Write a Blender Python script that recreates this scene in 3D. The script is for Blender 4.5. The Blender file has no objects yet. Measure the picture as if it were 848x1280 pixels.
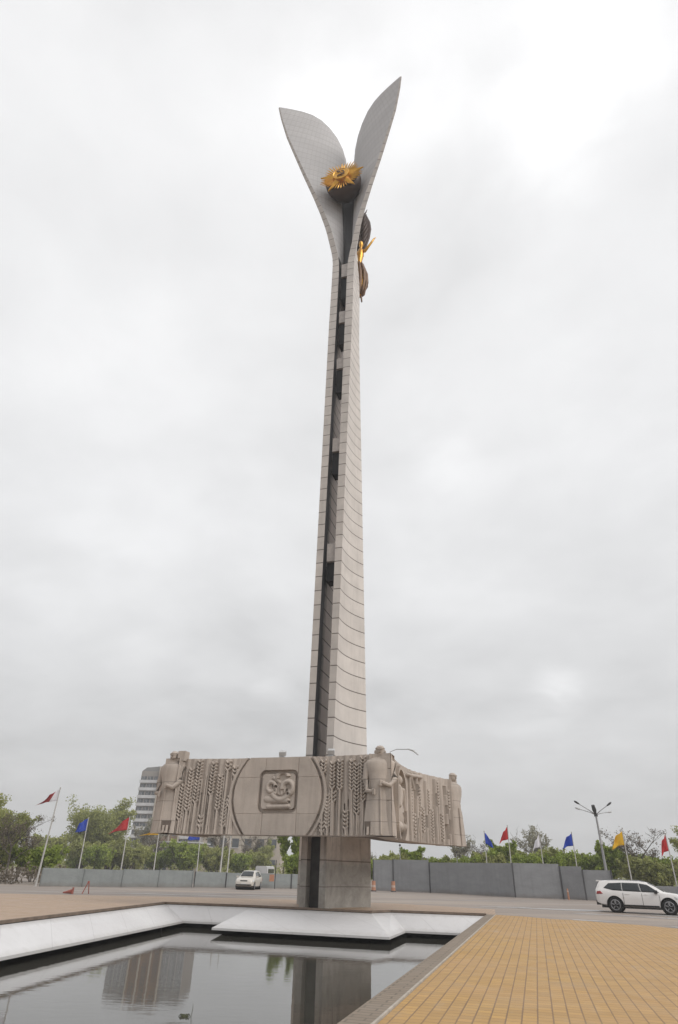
import bpy, bmesh, math, random
import numpy as np
from math import radians as rad, sin, cos, pi, sqrt, atan2
from mathutils import Vector, Matrix
random.seed(7); RNG = np.random.default_rng(7)
scn = bpy.context.scene
col = scn.collection

# ------------------------------------------------------------------ helpers
def s2l(r, g, b):
    f = lambda c: (c/255/12.92) if c/255 <= .04045 else ((c/255+.055)/1.055)**2.4
    return (f(r), f(g), f(b), 1)

class MB:
    """collects polygons and links them as ONE mesh object"""
    def __init__(s): s.v = []; s.f = []; s.mi = []
    def add(s, vs, fs, mi=0):
        o = len(s.v); s.v += [tuple(map(float, p)) for p in vs]
        s.f += [tuple(i+o for i in f) for f in fs]; s.mi += [mi]*len(fs)
    def box(s, c, d, rz=0, mi=0, rx=0, ry=0, taper=1.0):
        M = Matrix.Rotation(rz, 3, 'Z') @ Matrix.Rotation(ry, 3, 'Y') @ Matrix.Rotation(rx, 3, 'X')
        vs = []
        for z in (-.5, .5):
            k = 1 if z < 0 else taper
            for x, y in ((-.5, -.5), (.5, -.5), (.5, .5), (-.5, .5)):
                vs.append(Vector(c) + M @ Vector((x*d[0]*k, y*d[1]*k, z*d[2])))
        s.add(vs, [(3, 2, 1, 0), (4, 5, 6, 7), (0, 1, 5, 4), (1, 2, 6, 5), (2, 3, 7, 6), (3, 0, 4, 7)], mi)
    def tube(s, pts, rr, n=8, mi=0, sq=1.0):
        pts = [Vector(p) for p in pts]
        if not hasattr(rr, '__len__'): rr = [rr]*len(pts)
        vs = []; fs = []
        for i, p in enumerate(pts):
            t = (pts[min(i+1, len(pts)-1)] - pts[max(i-1, 0)]).normalized()
            a = t.orthogonal().normalized() if abs(t.z) > .95 else t.cross(Vector((0, 0, 1))).normalized()
            if abs(t.z) > .95: a = (Vector((1, 0, 0)) - t*t.x).normalized()
            b = t.cross(a)
            for k in range(n):
                th = 2*pi*k/n
                vs.append(p + (a*cos(th) + b*sin(th)*sq)*rr[i])
        m = len(pts)
        for i in range(m-1):
            for k in range(n):
                k2 = (k+1) % n
                fs.append((i*n+k, i*n+k2, (i+1)*n+k2, (i+1)*n+k))
        fs.append(tuple(range(n-1, -1, -1))); fs.append(tuple((m-1)*n+k for k in range(n)))
        s.add(vs, fs, mi)
    def loft(s, rings, mi=0, cap=True):
        n = len(rings[0]); vs = [p for r in rings for p in r]; fs = []
        for i in range(len(rings)-1):
            for k in range(n):
                k2 = (k+1) % n
                fs.append((i*n+k, i*n+k2, (i+1)*n+k2, (i+1)*n+k))
        if cap:
            fs.append(tuple(range(n-1, -1, -1))); fs.append(tuple((len(rings)-1)*n+k for k in range(n)))
        s.add(vs, fs, mi)
    def grid(s, P, mi=0):
        """P: array rows x cols x 3"""
        P = np.asarray(P, float); n, m = P.shape[:2]
        vs = P.reshape(-1, 3)
        fs = [(i*m+j, i*m+j+1, (i+1)*m+j+1, (i+1)*m+j) for i in range(n-1) for j in range(m-1)]
        s.add(vs, fs, mi)
    def ball(s, c, r, n=10, m=7, mi=0):
        rings = []
        for i in range(1, m):
            th = pi*i/m
            rings.append([(c[0]+r[0]*sin(th)*cos(2*pi*k/n), c[1]+r[1]*sin(th)*sin(2*pi*k/n), c[2]-r[2]*cos(th)) for k in range(n)])
        s.loft(rings, mi)
    def build(s, name, mats, parent=None, smooth=False, sharp=None):
        me = bpy.data.meshes.new(name); me.from_pydata(s.v, [], s.f); me.update()
        for m in (mats if isinstance(mats, (list, tuple)) else [mats]): me.materials.append(m)
        if any(s.mi): me.polygons.foreach_set('material_index', s.mi)
        if smooth or sharp:
            me.polygons.foreach_set('use_smooth', [True]*len(me.polygons))
            if sharp: me.set_sharp_from_angle(angle=rad(sharp))
        o = bpy.data.objects.new(name, me); col.objects.link(o)
        if parent: o.parent = parent
        return o

def fix_normals(o):
    bm = bmesh.new(); bm.from_mesh(o.data); bmesh.ops.recalc_face_normals(bm, faces=bm.faces); bm.to_mesh(o.data); bm.free()
    return o
def tag(o, label=None, cat=None, group=None, kind=None):
    if label: o['label'] = label
    if cat: o['category'] = cat
    if group: o['group'] = group
    if kind: o['kind'] = kind
    return o
def thing(name, label, cat, loc=(0, 0, 0), rz=0, group=None):
    o = bpy.data.objects.new(name, None); o.empty_display_size = .3; col.objects.link(o)
    o.location = loc; o.rotation_euler = (0, 0, rz)
    return tag(o, label, cat, group)
def copy_tree(o, parent=None):
    kids = list(o.children)
    c = o.copy(); col.objects.link(c)
    if parent: c.parent = parent
    for ch in kids: copy_tree(ch, c)
    return c

# ------------------------------------------------------------------ materials
def newmat(name):
    m = bpy.data.materials.new(name); m.use_nodes = True
    nt = m.node_tree; b = nt.nodes['Principled BSDF']
    return m, nt, b
def N(nt, t, **kw):
    n = nt.nodes.new(t)
    for k, v in kw.items(): setattr(n, k, v)
    return n
def lk(nt, a, b): nt.links.new(a, b)
def math_(nt, op, a, b=None, c=None):
    n = N(nt, 'ShaderNodeMath', operation=op)
    for i, x in enumerate((a, b, c)):
        if x is None: continue
        if hasattr(x, 'is_linked'): lk(nt, x, n.inputs[i])
        else: n.inputs[i].default_value = x
    return n.outputs[0]
def mixc(nt, fac, a, b, bt='MIX'):
    n = N(nt, 'ShaderNodeMix', data_type='RGBA', blend_type=bt)
    for i, x in ((0, fac), (6, a), (7, b)):
        if hasattr(x, 'is_linked'): lk(nt, x, n.inputs[i])
        else: n.inputs[i].default_value = x
    return n.outputs[2]
def noise(nt, vec, scale, detail=4, rough=.6, dist=0):
    n = N(nt, 'ShaderNodeTexNoise'); n.inputs['Scale'].default_value = scale
    n.inputs['Detail'].default_value = detail; n.inputs['Roughness'].default_value = rough; n.inputs['Distortion'].default_value = dist
    if vec is not None: lk(nt, vec, n.inputs['Vector'])
    return n.outputs['Fac']
def ramp(nt, f, stops):
    r = N(nt, 'ShaderNodeValToRGB'); lk(nt, f, r.inputs[0])
    e = r.color_ramp.elements
    while len(e) < len(stops): e.new(.5)
    for k, (p, c) in enumerate(stops):
        e[k].position = p; e[k].color = c if hasattr(c, '__len__') else (c, c, c, 1)
    return r.outputs[0]
def objco(nt): return N(nt, 'ShaderNodeTexCoord').outputs['Object']
def mapping(nt, vec, sc=(1, 1, 1), rot=(0, 0, 0), loc=(0, 0, 0)):
    n = N(nt, 'ShaderNodeMapping'); lk(nt, vec, n.inputs[0])
    n.inputs['Scale'].default_value = sc; n.inputs['Rotation'].default_value = rot; n.inputs['Location'].default_value = loc
    return n.outputs[0]
def bump(nt, b, h, strength=.3, dist=.02):
    n = N(nt, 'ShaderNodeBump'); n.inputs['Strength'].default_value = strength; n.inputs['Distance'].default_value = dist
    lk(nt, h, n.inputs['Height']); lk(nt, n.outputs[0], b.inputs['Normal'])

def plain(name, c, rough=.6, metal=0, var=.12, sc=3, spec=.5):
    m, nt, b = newmat(name)
    o = objco(nt); f = noise(nt, o, sc, 5)
    d = tuple(max(0, x*(1-var)) for x in c[:3])+(1,); l = tuple(min(1, x*(1+var)) for x in c[:3])+(1,)
    lk(nt, ramp(nt, f, [(.3, d), (.7, l)]), b.inputs['Base Color'])
    b.inputs['Roughness'].default_value = rough; b.inputs['Metallic'].default_value = metal; b.inputs['Specular IOR Level'].default_value = spec
    return m

def stone_courses(name, c, pitch, jw, joint, var=.1, streak=.25, axis=2, fine=None, rough=.65, dark_band=None):
    """cladding with horizontal joints (by object height), blotches and vertical dirt runs"""
    m, nt, b = newmat(name); o = objco(nt)
    sep = N(nt, 'ShaderNodeSeparateXYZ'); lk(nt, o, sep.inputs[0])
    z = sep.outputs[axis]
    fr = math_(nt, 'FRACT', math_(nt, 'DIVIDE', z, pitch))
    j = math_(nt, 'LESS_THAN', fr, jw/pitch)
    row = math_(nt, 'FLOOR', math_(nt, 'DIVIDE', z, pitch))
    wn = N(nt, 'ShaderNodeTexWhiteNoise', noise_dimensions='1D'); lk(nt, row, wn.inputs['W'])
    f = noise(nt, o, .8, 6)
    f2 = noise(nt, mapping(nt, o, (2.2, 2.2, .12)), 1.2, 5, .7)
    d = tuple(x*(1-var) for x in c[:3])+(1,); l = tuple(x*(1+var) for x in c[:3])+(1,)
    base = ramp(nt, f, [(.3, d), (.7, l)])
    base = mixc(nt, math_(nt, 'MULTIPLY', ramp(nt, f2, [(.5, 0.), (.75, 1.)]), streak), base, tuple(x*.55 for x in c[:3])+(1,))
    base = mixc(nt, math_(nt, 'MULTIPLY', wn.outputs[0], .28), base, tuple(x*.72 for x in c[:3])+(1,))
    if fine:
        fz = math_(nt, 'FRACT', math_(nt, 'DIVIDE', z, fine)); fy = math_(nt, 'FRACT', math_(nt, 'DIVIDE', sep.outputs[1], fine*.8))
        g = math_(nt, 'MAXIMUM', math_(nt, 'LESS_THAN', fz, .22), math_(nt, 'LESS_THAN', fy, .18))
        base = mixc(nt, math_(nt, 'MULTIPLY', g, .35), base, joint)
    base = mixc(nt, math_(nt, 'MULTIPLY', j, .85), base, joint)
    if dark_band is not None:       # dark band: between object y limits, ragged
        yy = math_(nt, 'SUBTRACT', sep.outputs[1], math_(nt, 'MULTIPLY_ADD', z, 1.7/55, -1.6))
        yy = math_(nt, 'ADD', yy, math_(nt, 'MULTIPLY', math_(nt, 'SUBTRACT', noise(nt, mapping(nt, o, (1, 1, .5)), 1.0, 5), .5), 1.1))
        fall = ramp(nt, math_(nt, 'DIVIDE', math_(nt, 'ADD', yy, 3), 6), [(dark_band[0], 1.), (dark_band[1], 0.)])
        base = mixc(nt, fall, base, dark_band[2])
    lk(nt, base, b.inputs['Base Color']); b.inputs['Roughness'].default_value = rough
    bump(nt, b, math_(nt, 'ADD', math_(nt, 'MULTIPLY', j, -1.5), noise(nt, o, 9, 4)), .25, .03)
    return m

JO = (.07, .055, .045, 1)
M = {}
M['clad'] = stone_courses('pale_stone_cladding', (.60, .56, .525, 1), 1.05, .065, JO, streak=.4)
M['cladstrip'] = stone_courses('strip_stone_cladding', (.47, .435, .405, 1), 1.05, .07, JO, streak=.3, var=.16)
M['leaf_in'] = stone_courses('petal_tile_lining', (.50, .49, .49, 1), .95, .07, (.35, .335, .33, 1), var=.06, streak=.1, fine=.33)
M['groove'] = stone_courses('groove_lining', (.76, .70, .66, 1), 1.05, .09, JO, var=.1, streak=.2, dark_band=(.63, .74, (.02, .021, .024, 1)))
def plinth_stone():
    m, nt, b = newmat('weathered_plinth_stone'); o = objco(nt)
    sp = N(nt, 'ShaderNodeSeparateXYZ'); lk(nt, o, sp.inputs[0]); z = sp.outputs[2]
    f = noise(nt, o, .9, 7, .7, .5); f2 = noise(nt, mapping(nt, o, (3.2, 3.2, .15)), 1.0, 5, .7); f3 = noise(nt, o, 3.0, 5, .7)
    up = ramp(nt, math_(nt, 'ADD', math_(nt, 'DIVIDE', z, 4.4), math_(nt, 'MULTIPLY', math_(nt, 'SUBTRACT', f, .5), .3)), [(.43, 0.), (.52, 1.)])
    base = mixc(nt, up, ramp(nt, f, [(.3, (.25, .235, .215, 1)), (.5, (.36, .34, .31, 1)), (.7, (.48, .455, .425, 1))]), ramp(nt, f, [(.3, (.40, .34, .295, 1)), (.7, (.52, .45, .395, 1))]))
    base = mixc(nt, math_(nt, 'MULTIPLY', ramp(nt, f3, [(.5, 0.), (.75, 1.)]), .4), base, (.17, .155, .14, 1))
    drip = math_(nt, 'MULTIPLY', ramp(nt, f2, [(.54, 0.), (.66, 1.)]), ramp(nt, math_(nt, 'DIVIDE', z, 4.4), [(.35, .15), (.85, 1.)]))
    base = mixc(nt, math_(nt, 'MULTIPLY', drip, .8), base, (.10, .082, .07, 1))
    j = math_(nt, 'LESS_THAN', math_(nt, 'ABSOLUTE', math_(nt, 'SUBTRACT', z, 2.15)), .03); j2 = math_(nt, 'LESS_THAN', math_(nt, 'ABSOLUTE', math_(nt, 'SUBTRACT', z, .95)), .018)
    base = mixc(nt, math_(nt, 'MULTIPLY', math_(nt, 'MAXIMUM', j, j2), .75), base, (.11, .095, .085, 1))
    lk(nt, base, b.inputs['Base Color']); b.inputs['Roughness'].default_value = .8
    bump(nt, b, f3, .3, .03); return m
M['plinth'] = plinth_stone()
M['bridge'] = plain('bridge_stone', (.42, .385, .36, 1), .7, var=.15)
M['dark'] = plain('opening_shade', (.02, .02, .022, 1), .8)
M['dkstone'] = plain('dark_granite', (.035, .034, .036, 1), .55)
M['core'] = plain('dark_core_stone', (.075, .07, .066, 1), .8, var=.4, sc=1.5)  # dark tone of the block filling the plinth groove
M['bronze'] = plain('brown_bronze', (.06, .038, .03, 1), .5, .35, .25, 1.2)
M['gold'] = plain('gilded_metal', (.62, .33, .055, 1), .36, .85, .18, 2)
M['golddull'] = plain('dull_gold_metal', (.17, .10, .06, 1), .5, .5, .22, 1.5)

def relief_stone(name, c, pitch=None):
    m, nt, b = newmat(name); o = objco(nt)
    f = noise(nt, o, .7, 6, .65); f2 = noise(nt, mapping(nt, o, (3, 3, .25)), 1.0, 5, .7); f3 = noise(nt, o, 14, 4)
    base = ramp(nt, f, [(.28, tuple(x*.8 for x in c)+(1,)), (.72, tuple(x*1.15 for x in c)+(1,))])
    base = mixc(nt, math_(nt, 'MULTIPLY', ramp(nt, f2, [(.48, 0.), (.8, 1.)]), .5), base, (c[0]*.45, c[1]*.42, c[2]*.4, 1))
    base = mixc(nt, math_(nt, 'MULTIPLY', f3, .25), base, tuple(x*.7 for x in c)+(1,))
    if pitch:
        sp = N(nt, 'ShaderNodeSeparateXYZ'); lk(nt, o, sp.inputs[0])
        jn = math_(nt, 'LESS_THAN', math_(nt, 'FRACT', math_(nt, 'DIVIDE', sp.outputs[2], pitch)), .035/pitch)
        base = mixc(nt, math_(nt, 'MULTIPLY', jn, .6), base, tuple(x*.35 for x in c)+(1,))
    lk(nt, base, b.inputs['Base Color']); b.inputs['Roughness'].default_value = .85
    bump(nt, b, f3, .35, .03)
    return m
M['relief'] = relief_stone('carved_brown_stone', (.455, .395, .345))
M['figure'] = relief_stone('carved_figure_stone', (.45, .39, .34), .92)
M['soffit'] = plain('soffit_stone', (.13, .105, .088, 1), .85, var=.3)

# ground family
def asphalt():
    m, nt, b = newmat('damp_asphalt'); o = objco(nt)
    f = noise(nt, mapping(nt, o, (.05, .16, 1)), 1.0, 6, .6); f2 = noise(nt, o, 2.2, 6, .7); f3 = noise(nt, mapping(nt, o, (.12, .5, 1)), 1, 5, .6, .4)
    base = ramp(nt, f, [(.3, (.19, .165, .15, 1)), (.5, (.30, .25, .215, 1)), (.72, (.41, .335, .27, 1))])
    base = mixc(nt, math_(nt, 'MULTIPLY', f2, .3), base, (.13, .115, .105, 1))
    base = mixc(nt, math_(nt, 'MULTIPLY', ramp(nt, f3, [(.55, 0.), (.68, 1.)]), .5), base, (.15, .13, .12, 1))
    lk(nt, base, b.inputs['Base Color'])
    lk(nt, ramp(nt, f3, [(.5, .75), (.7, .32)]), b.inputs['Roughness'])
    bump(nt, b, noise(nt, o, 30, 3), .3, .01)
    return m
M['asphalt'] = asphalt()
BRA = rad(16.5)
def bricks(name, c1, c2, c3, mortar, bw, bh, ms, blot, rough=.72, rot=None, faint=.5):
    m, nt, b = newmat(name); o = objco(nt)
    # brick rows run along the direction of the pool border
    v = mapping(nt, o, (1, 1, 1), (0, 0, (-(pi/2-BRA)) if rot is None else rot))
    br = N(nt, 'ShaderNodeTexBrick'); lk(nt, v, br.inputs['Vector'])
    br.inputs['Color1'].default_value = c1; br.inputs['Color2'].default_value = c2; br.inputs['Mortar'].default_value = mortar
    br.inputs['Scale'].default_value = 1; br.inputs['Mortar Size'].default_value = ms; br.inputs['Mortar Smooth'].default_value = .15
    br.inputs['Brick Width'].default_value = bw; br.inputs['Row Height'].default_value = bh; br.inputs['Bias'].default_value = 0
    f = noise(nt, o, .35, 5, .6); f2 = noise(nt, o, 3.5, 5, .7); f3 = noise(nt, o, 1.1, 6, .7, .6)
    base = mixc(nt, math_(nt, 'MULTIPLY', ramp(nt, f, [(.35, 0.), (.65, 1.)]), .7), br.outputs['Color'], c3)
    base = mixc(nt, math_(nt, 'MULTIPLY', f2, .3), base, tuple(x*.7 for x in c1[:3])+(1,))
    base = mixc(nt, math_(nt, 'MULTIPLY', ramp(nt, f3, [(.58, 0.), (.72, 1.)]), blot), base, tuple(x*.5+.02 for x in c1[:3])+(1,))
    base = mixc(nt, math_(nt, 'MULTIPLY', br.outputs['Fac'], .38), base, mortar)
    sp0 = N(nt, 'ShaderNodeSeparateXYZ'); lk(nt, v, sp0.inputs[0])
    cc = N(nt, 'ShaderNodeCombineXYZ'); lk(nt, math_(nt, 'FLOOR', math_(nt, 'DIVIDE', sp0.outputs[0], bw*1.0)), cc.inputs[0]); lk(nt, math_(nt, 'FLOOR', math_(nt, 'DIVIDE', sp0.outputs[1], bh)), cc.inputs[1])
    wn = N(nt, 'ShaderNodeTexWhiteNoise', noise_dimensions='3D'); lk(nt, cc.outputs[0], wn.inputs['Vector'])
    base = mixc(nt, math_(nt, 'MULTIPLY', wn.outputs['Value'], .34), base, tuple(x*.62 for x in c1[:3])+(1,))
    f4 = noise(nt, mapping(nt, v, (.25, 1.6, 1)), 1.3, 5, .7)
    base = mixc(nt, math_(nt, 'MULTIPLY', ramp(nt, f4, [(.60, 0.), (.74, 1.)]), .3), base, (.42, .36, .28, 1))
    # a few open joints every second row read darker
    sep = N(nt, 'ShaderNodeSeparateXYZ'); lk(nt, v, sep.inputs[0])
    fr = math_(nt, 'FRACT', math_(nt, 'DIVIDE', sep.outputs[1], bh))
    jl = math_(nt, 'LESS_THAN', fr, math_(nt, 'MULTIPLY_ADD', noise(nt, o, 1.7, 4), .12, .015))
    base = mixc(nt, math_(nt, 'MULTIPLY', jl, faint), base, mortar)
    lk(nt, base, b.inputs['Base Color'])
    lk(nt, ramp(nt, f3, [(.35, rough), (.75, rough-.25)]), b.inputs['Roughness'])
    bump(nt, b, math_(nt, 'SUBTRACT', noise(nt, o, 25, 3), math_(nt, 'MULTIPLY', br.outputs['Fac'], 2)), .3, .008)
    return m
M['ybrick'] = bricks('yellow_paving_brick', (.53, .315, .095, 1), (.41, .245, .085, 1), (.46, .28, .135, 1), (.15, .09, .05, 1), .2, .2, .008, .55, faint=.5)
M['tanpave'] = bricks('tan_paving_brick', (.47, .33, .22, 1), (.42, .295, .195, 1), (.40, .29, .215, 1), (.2, .14, .1, 1), .2, .2, .008, .3, .7)
M['border'] = bricks('grey_brown_border_block', (.26, .205, .155, 1), (.30, .24, .18, 1), (.24, .195, .15, 1), (.12, .095, .07, 1), .42, .17, .016, .4, .8, rot=BRA, faint=.75)
M['kerb'] = plain('kerb_concrete', (.40, .36, .31, 1), .8, var=.2)
M['kerbbrown'] = plain('brown_kerb', (.16, .12, .09, 1), .85, var=.25)
A_ROT = rad(17)
def N_Z(nt, o):
    q = N(nt, 'ShaderNodeSeparateXYZ'); lk(nt, o, q.inputs[0]); return q.outputs[2]
def whiteslab():
    m, nt, b = newmat('white_painted_slab'); o = objco(nt)
    f = noise(nt, o, .35, 4, .5); f2 = noise(nt, mapping(nt, o, (1.5, 1.5, 1)), 2.5, 5, .6)
    base = ramp(nt, f, [(.3, (.61, .60, .605, 1)), (.7, (.69, .685, .69, 1))])
    base = mixc(nt, math_(nt, 'MULTIPLY', ramp(nt, f2, [(.50, 0.), (.80, 1.)]), .2), base, (.42, .40, .385, 1))
    sp = N(nt, 'ShaderNodeSeparateXYZ'); lk(nt, mapping(nt, o, (1, 1, 1), (0, 0, A_ROT)), sp.inputs[0])
    ja = math_(nt, 'LESS_THAN', math_(nt, 'FRACT', math_(nt, 'DIVIDE', math_(nt, 'ADD', sp.outputs[0], sp.outputs[1]), 2.4)), .012)
    base = mixc(nt, math_(nt, 'MULTIPLY', ja, .35), base, (.3, .29, .28, 1))
    dz = ramp(nt, math_(nt, 'ADD', math_(nt, 'MULTIPLY', N_Z(nt, o), -1), math_(nt, 'MULTIPLY', f2, .12)), [(.60, 0.), (.74, 1.)])
    base = mixc(nt, math_(nt, 'MULTIPLY', dz, .35), base, (.33, .31, .28, 1))
    tz = ramp(nt, math_(nt, 'ADD', math_(nt, 'ADD', N_Z(nt, o), .25), math_(nt, 'MULTIPLY', f2, .1)), [(.16, 0.), (.24, 1.)])
    base = mixc(nt, math_(nt, 'MULTIPLY', tz, .4), base, (.36, .34, .32, 1))
    lk(nt, base, b.inputs['Base Color']); b.inputs['Roughness'].default_value = .5
    return m
M['white_slab'] = whiteslab()
M['weed'] = plain('pond_weed', (.06, .065, .03, 1), .7, var=.3)
M['basin'] = plain('wet_dark_basin', (.022, .017, .014, 1), .5, var=.4)
def water():
    m, nt, b = newmat('still_pool_water'); o = objco(nt)
    b.inputs['Base Color'].default_value = (.06, .057, .048, 1); b.inputs['Roughness'].default_value = .015
    b.inputs['IOR'].default_value = 1.78
    h = math_(nt, 'ADD', noise(nt, mapping(nt, o, (1, 2.2, 1), (0, 0, .2)), 1.5, 3, .5), math_(nt, 'MULTIPLY', noise(nt, mapping(nt, o, (1.2, 3.5, 1)), 6, 2, .5), .18))
    bump(nt, b, h, .034, .05)
    return m
M['water'] = water()
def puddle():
    m, nt, b = newmat('puddle_sky_glare'); b.inputs['Base Color'].default_value = (.42, .41, .40, 1); b.inputs['Roughness'].default_value = .3  # bright sky reflection is put into the pale base colour
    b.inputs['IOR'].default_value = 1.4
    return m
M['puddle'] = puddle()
# metal, paint, cars
M['fenceL'] = plain('pale_grey_hoarding', (.205, .225, .225, 1), .55, .1, .18, .8)
M['fenceR'] = plain('grey_hoarding', (.205, .205, .212, 1), .6, .1, .16, .7)
def hoard(name, c):
    m, nt, b = newmat(name); o = objco(nt)
    oi = N(nt, 'ShaderNodeObjectInfo'); f = noise(nt, mapping(nt, o, (.5, .5, 1.2)), 1.2, 6, .65); f2 = noise(nt, mapping(nt, o, (3, 3, .2)), 1, 4)
    base = ramp(nt, f, [(.3, tuple(x*.84 for x in c[:3])+(1,)), (.7, tuple(x*1.12 for x in c[:3])+(1,))])
    base = mixc(nt, math_(nt, 'MULTIPLY', oi.outputs['Random'], .3), base, tuple(x*.68 for x in c[:3])+(1,))
    base = mixc(nt, math_(nt, 'MULTIPLY', ramp(nt, f2, [(.5, 0.), (.75, 1.)]), .35), base, tuple(x*.6 for x in c[:3])+(1,))
    sp = N(nt, 'ShaderNodeSeparateXYZ'); lk(nt, o, sp.inputs[0])
    dirt = ramp(nt, math_(nt, 'ADD', sp.outputs[2], math_(nt, 'MULTIPLY', f, .5)), [(.25, 1.), (.65, 0.)])
    base = mixc(nt, math_(nt, 'MULTIPLY', dirt, .5), base, (.16, .13, .11, 1))
    lk(nt, base, b.inputs['Base Color']); b.inputs['Roughness'].default_value = .6
    bump(nt, b, noise(nt, o, .9, 3), .5, .08)
    return m
M['fenceL'] = hoard('pale_grey_hoarding', (.26, .28, .278, 1)); M['fenceR'] = hoard('grey_hoarding', (.255, .26, .27, 1))
M['post'] = plain('dark_steel_post', (.055, .055, .06, 1), .6)
M['pole'] = plain('grey_white_pole', (.46, .45, .43, 1), .5)
M['lamppole'] = plain('galvanised_pole', (.30, .30, .305, 1), .5, .3)
M['lamphead'] = plain('dark_lamp_housing', (.03, .03, .032, 1), .45)
M['lamplight'] = plain('pale_lamp_housing', (.45, .45, .45, 1), .45)
def cloth(name, c):
    m, nt, b = newmat(name); o = objco(nt)
    f = noise(nt, o, 5, 4)
    lk(nt, ramp(nt, f, [(.3, tuple(x*.85 for x in c[:3])+(1,)), (.7, c)]), b.inputs['Base Color']); b.inputs['Roughness'].default_value = .75
    tr = N(nt, 'ShaderNodeBsdfTranslucent'); tr.inputs['Color'].default_value = c
    mx = N(nt, 'ShaderNodeMixShader'); mx.inputs[0].default_value = .4
    lk(nt, b.outputs[0], mx.inputs[1]); lk(nt, tr.outputs[0], mx.inputs[2]); lk(nt, mx.outputs[0], nt.nodes['Material Output'].inputs[0])
    return m
M['f_red'] = cloth('red_cloth', (.62, .03, .035, 1)); M['f_blue'] = cloth('blue_cloth', (.02, .085, .56, 1))
M['f_yel'] = cloth('yellow_cloth', (.84, .56, .03, 1)); M['f_wht'] = cloth('white_cloth', (.88, .87, .90, 1)); M['f_drk'] = cloth('dull_red_cloth', (.42, .06, .06, 1))
def carpaint(name, c):
    m, nt, b = newmat(name); f = noise(nt, objco(nt), 2, 4)
    lk(nt, ramp(nt, f, [(.3, tuple(x*.94 for x in c[:3])+(1,)), (.7, c)]), b.inputs['Base Color'])
    b.inputs['Roughness'].default_value = .32; b.inputs['Coat Weight'].default_value = .6; b.inputs['Coat Roughness'].default_value = .06
    return m
M['pearl'] = carpaint('pearl_white_paint', (.74, .72, .71, 1)); M['beige'] = carpaint('beige_paint', (.58, .54, .485, 1))
M['glass'] = plain('dark_car_glass', (.018, .022, .025, 1), .06, 0, .1)
M['rubber'] = plain('black_rubber', (.016, .016, .017, 1), .8); M['trim'] = plain('black_trim', (.02, .02, .021, 1), .55)
M['rim'] = plain('alloy_rim', (.24, .24, .25, 1), .35, .6); M['tail'] = plain('red_lamp_lens', (.30, .03, .03, 1), .2)
M['head'] = plain('clear_lamp_lens', (.55, .56, .56, 1), .15); M['amber'] = plain('orange_plastic', (.42, .20, .12, 1), .5)
M['plate'] = plain('plain_number_plate', (.6, .6, .58, 1), .5)
M['redplast'] = plain('faded_red_paint', (.34, .10, .075, 1), .6, var=.3); M['whitepl'] = plain('white_band', (.5, .38, .32, 1), .6)
# vegetation
def leafmat(name, c, c2):
    m, nt, b = newmat(name); o = objco(nt)
    f = noise(nt, o, .55, 4, .7); f2 = noise(nt, o, 3.5, 3)
    base = ramp(nt, math_(nt, 'ADD', math_(nt, 'MULTIPLY', f, .7), math_(nt, 'MULTIPLY', f2, .3)), [(.36, c), (.64, c2)])
    lk(nt, base, b.inputs['Base Color']); b.inputs['Roughness'].default_value = .6; b.inputs['Specular IOR Level'].default_value = .25
    tr = N(nt, 'ShaderNodeBsdfTranslucent'); lk(nt, base, tr.inputs['Color'])
    mx = N(nt, 'ShaderNodeMixShader'); mx.inputs[0].default_value = .3
    lk(nt, b.outputs[0], mx.inputs[1]); lk(nt, tr.outputs[0], mx.inputs[2]); lk(nt, mx.outputs[0], nt.nodes['Material Output'].inputs[0])
    return m
M['lf_green'] = leafmat('fresh_green_leaves', (.15, .21, .03, 1), (.37, .44, .085, 1))
M['lf_olive'] = leafmat('olive_spring_leaves', (.20, .225, .06, 1), (.42, .43, .16, 1))
M['lf_pale'] = leafmat('pale_blossom_leaves', (.22, .21, .15, 1), (.42, .40, .31, 1))
M['lf_brown'] = leafmat('brown_buds', (.12, .10, .075, 1), (.24, .20, .15, 1))
M['bark'] = plain('dark_bark', (.075, .062, .052, 1), .9, var=.35); M['barkpale'] = plain('pale_bark', (.20, .18, .155, 1), .9, var=.3)
# houses
M['pan_white'] = plain('white_balcony_panel', (.50, .50, .505, 1), .7, var=.12, sc=.6); M['pan_grey'] = plain('grey_facade_panel', (.25, .225, .205, 1), .8, var=.12, sc=.4)
M['pan_brown'] = plain('brown_facade_panel', (.20, .12, .07, 1), .8, var=.2, sc=.4); M['pan_beige'] = plain('beige_facade', (.40, .35, .29, 1), .8, var=.15, sc=.4)
M['win'] = plain('window_glass', (.06, .068, .078, 1), .15, var=.5, sc=.5); M['roof'] = plain('roof_felt', (.14, .135, .13, 1), .8)

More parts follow.
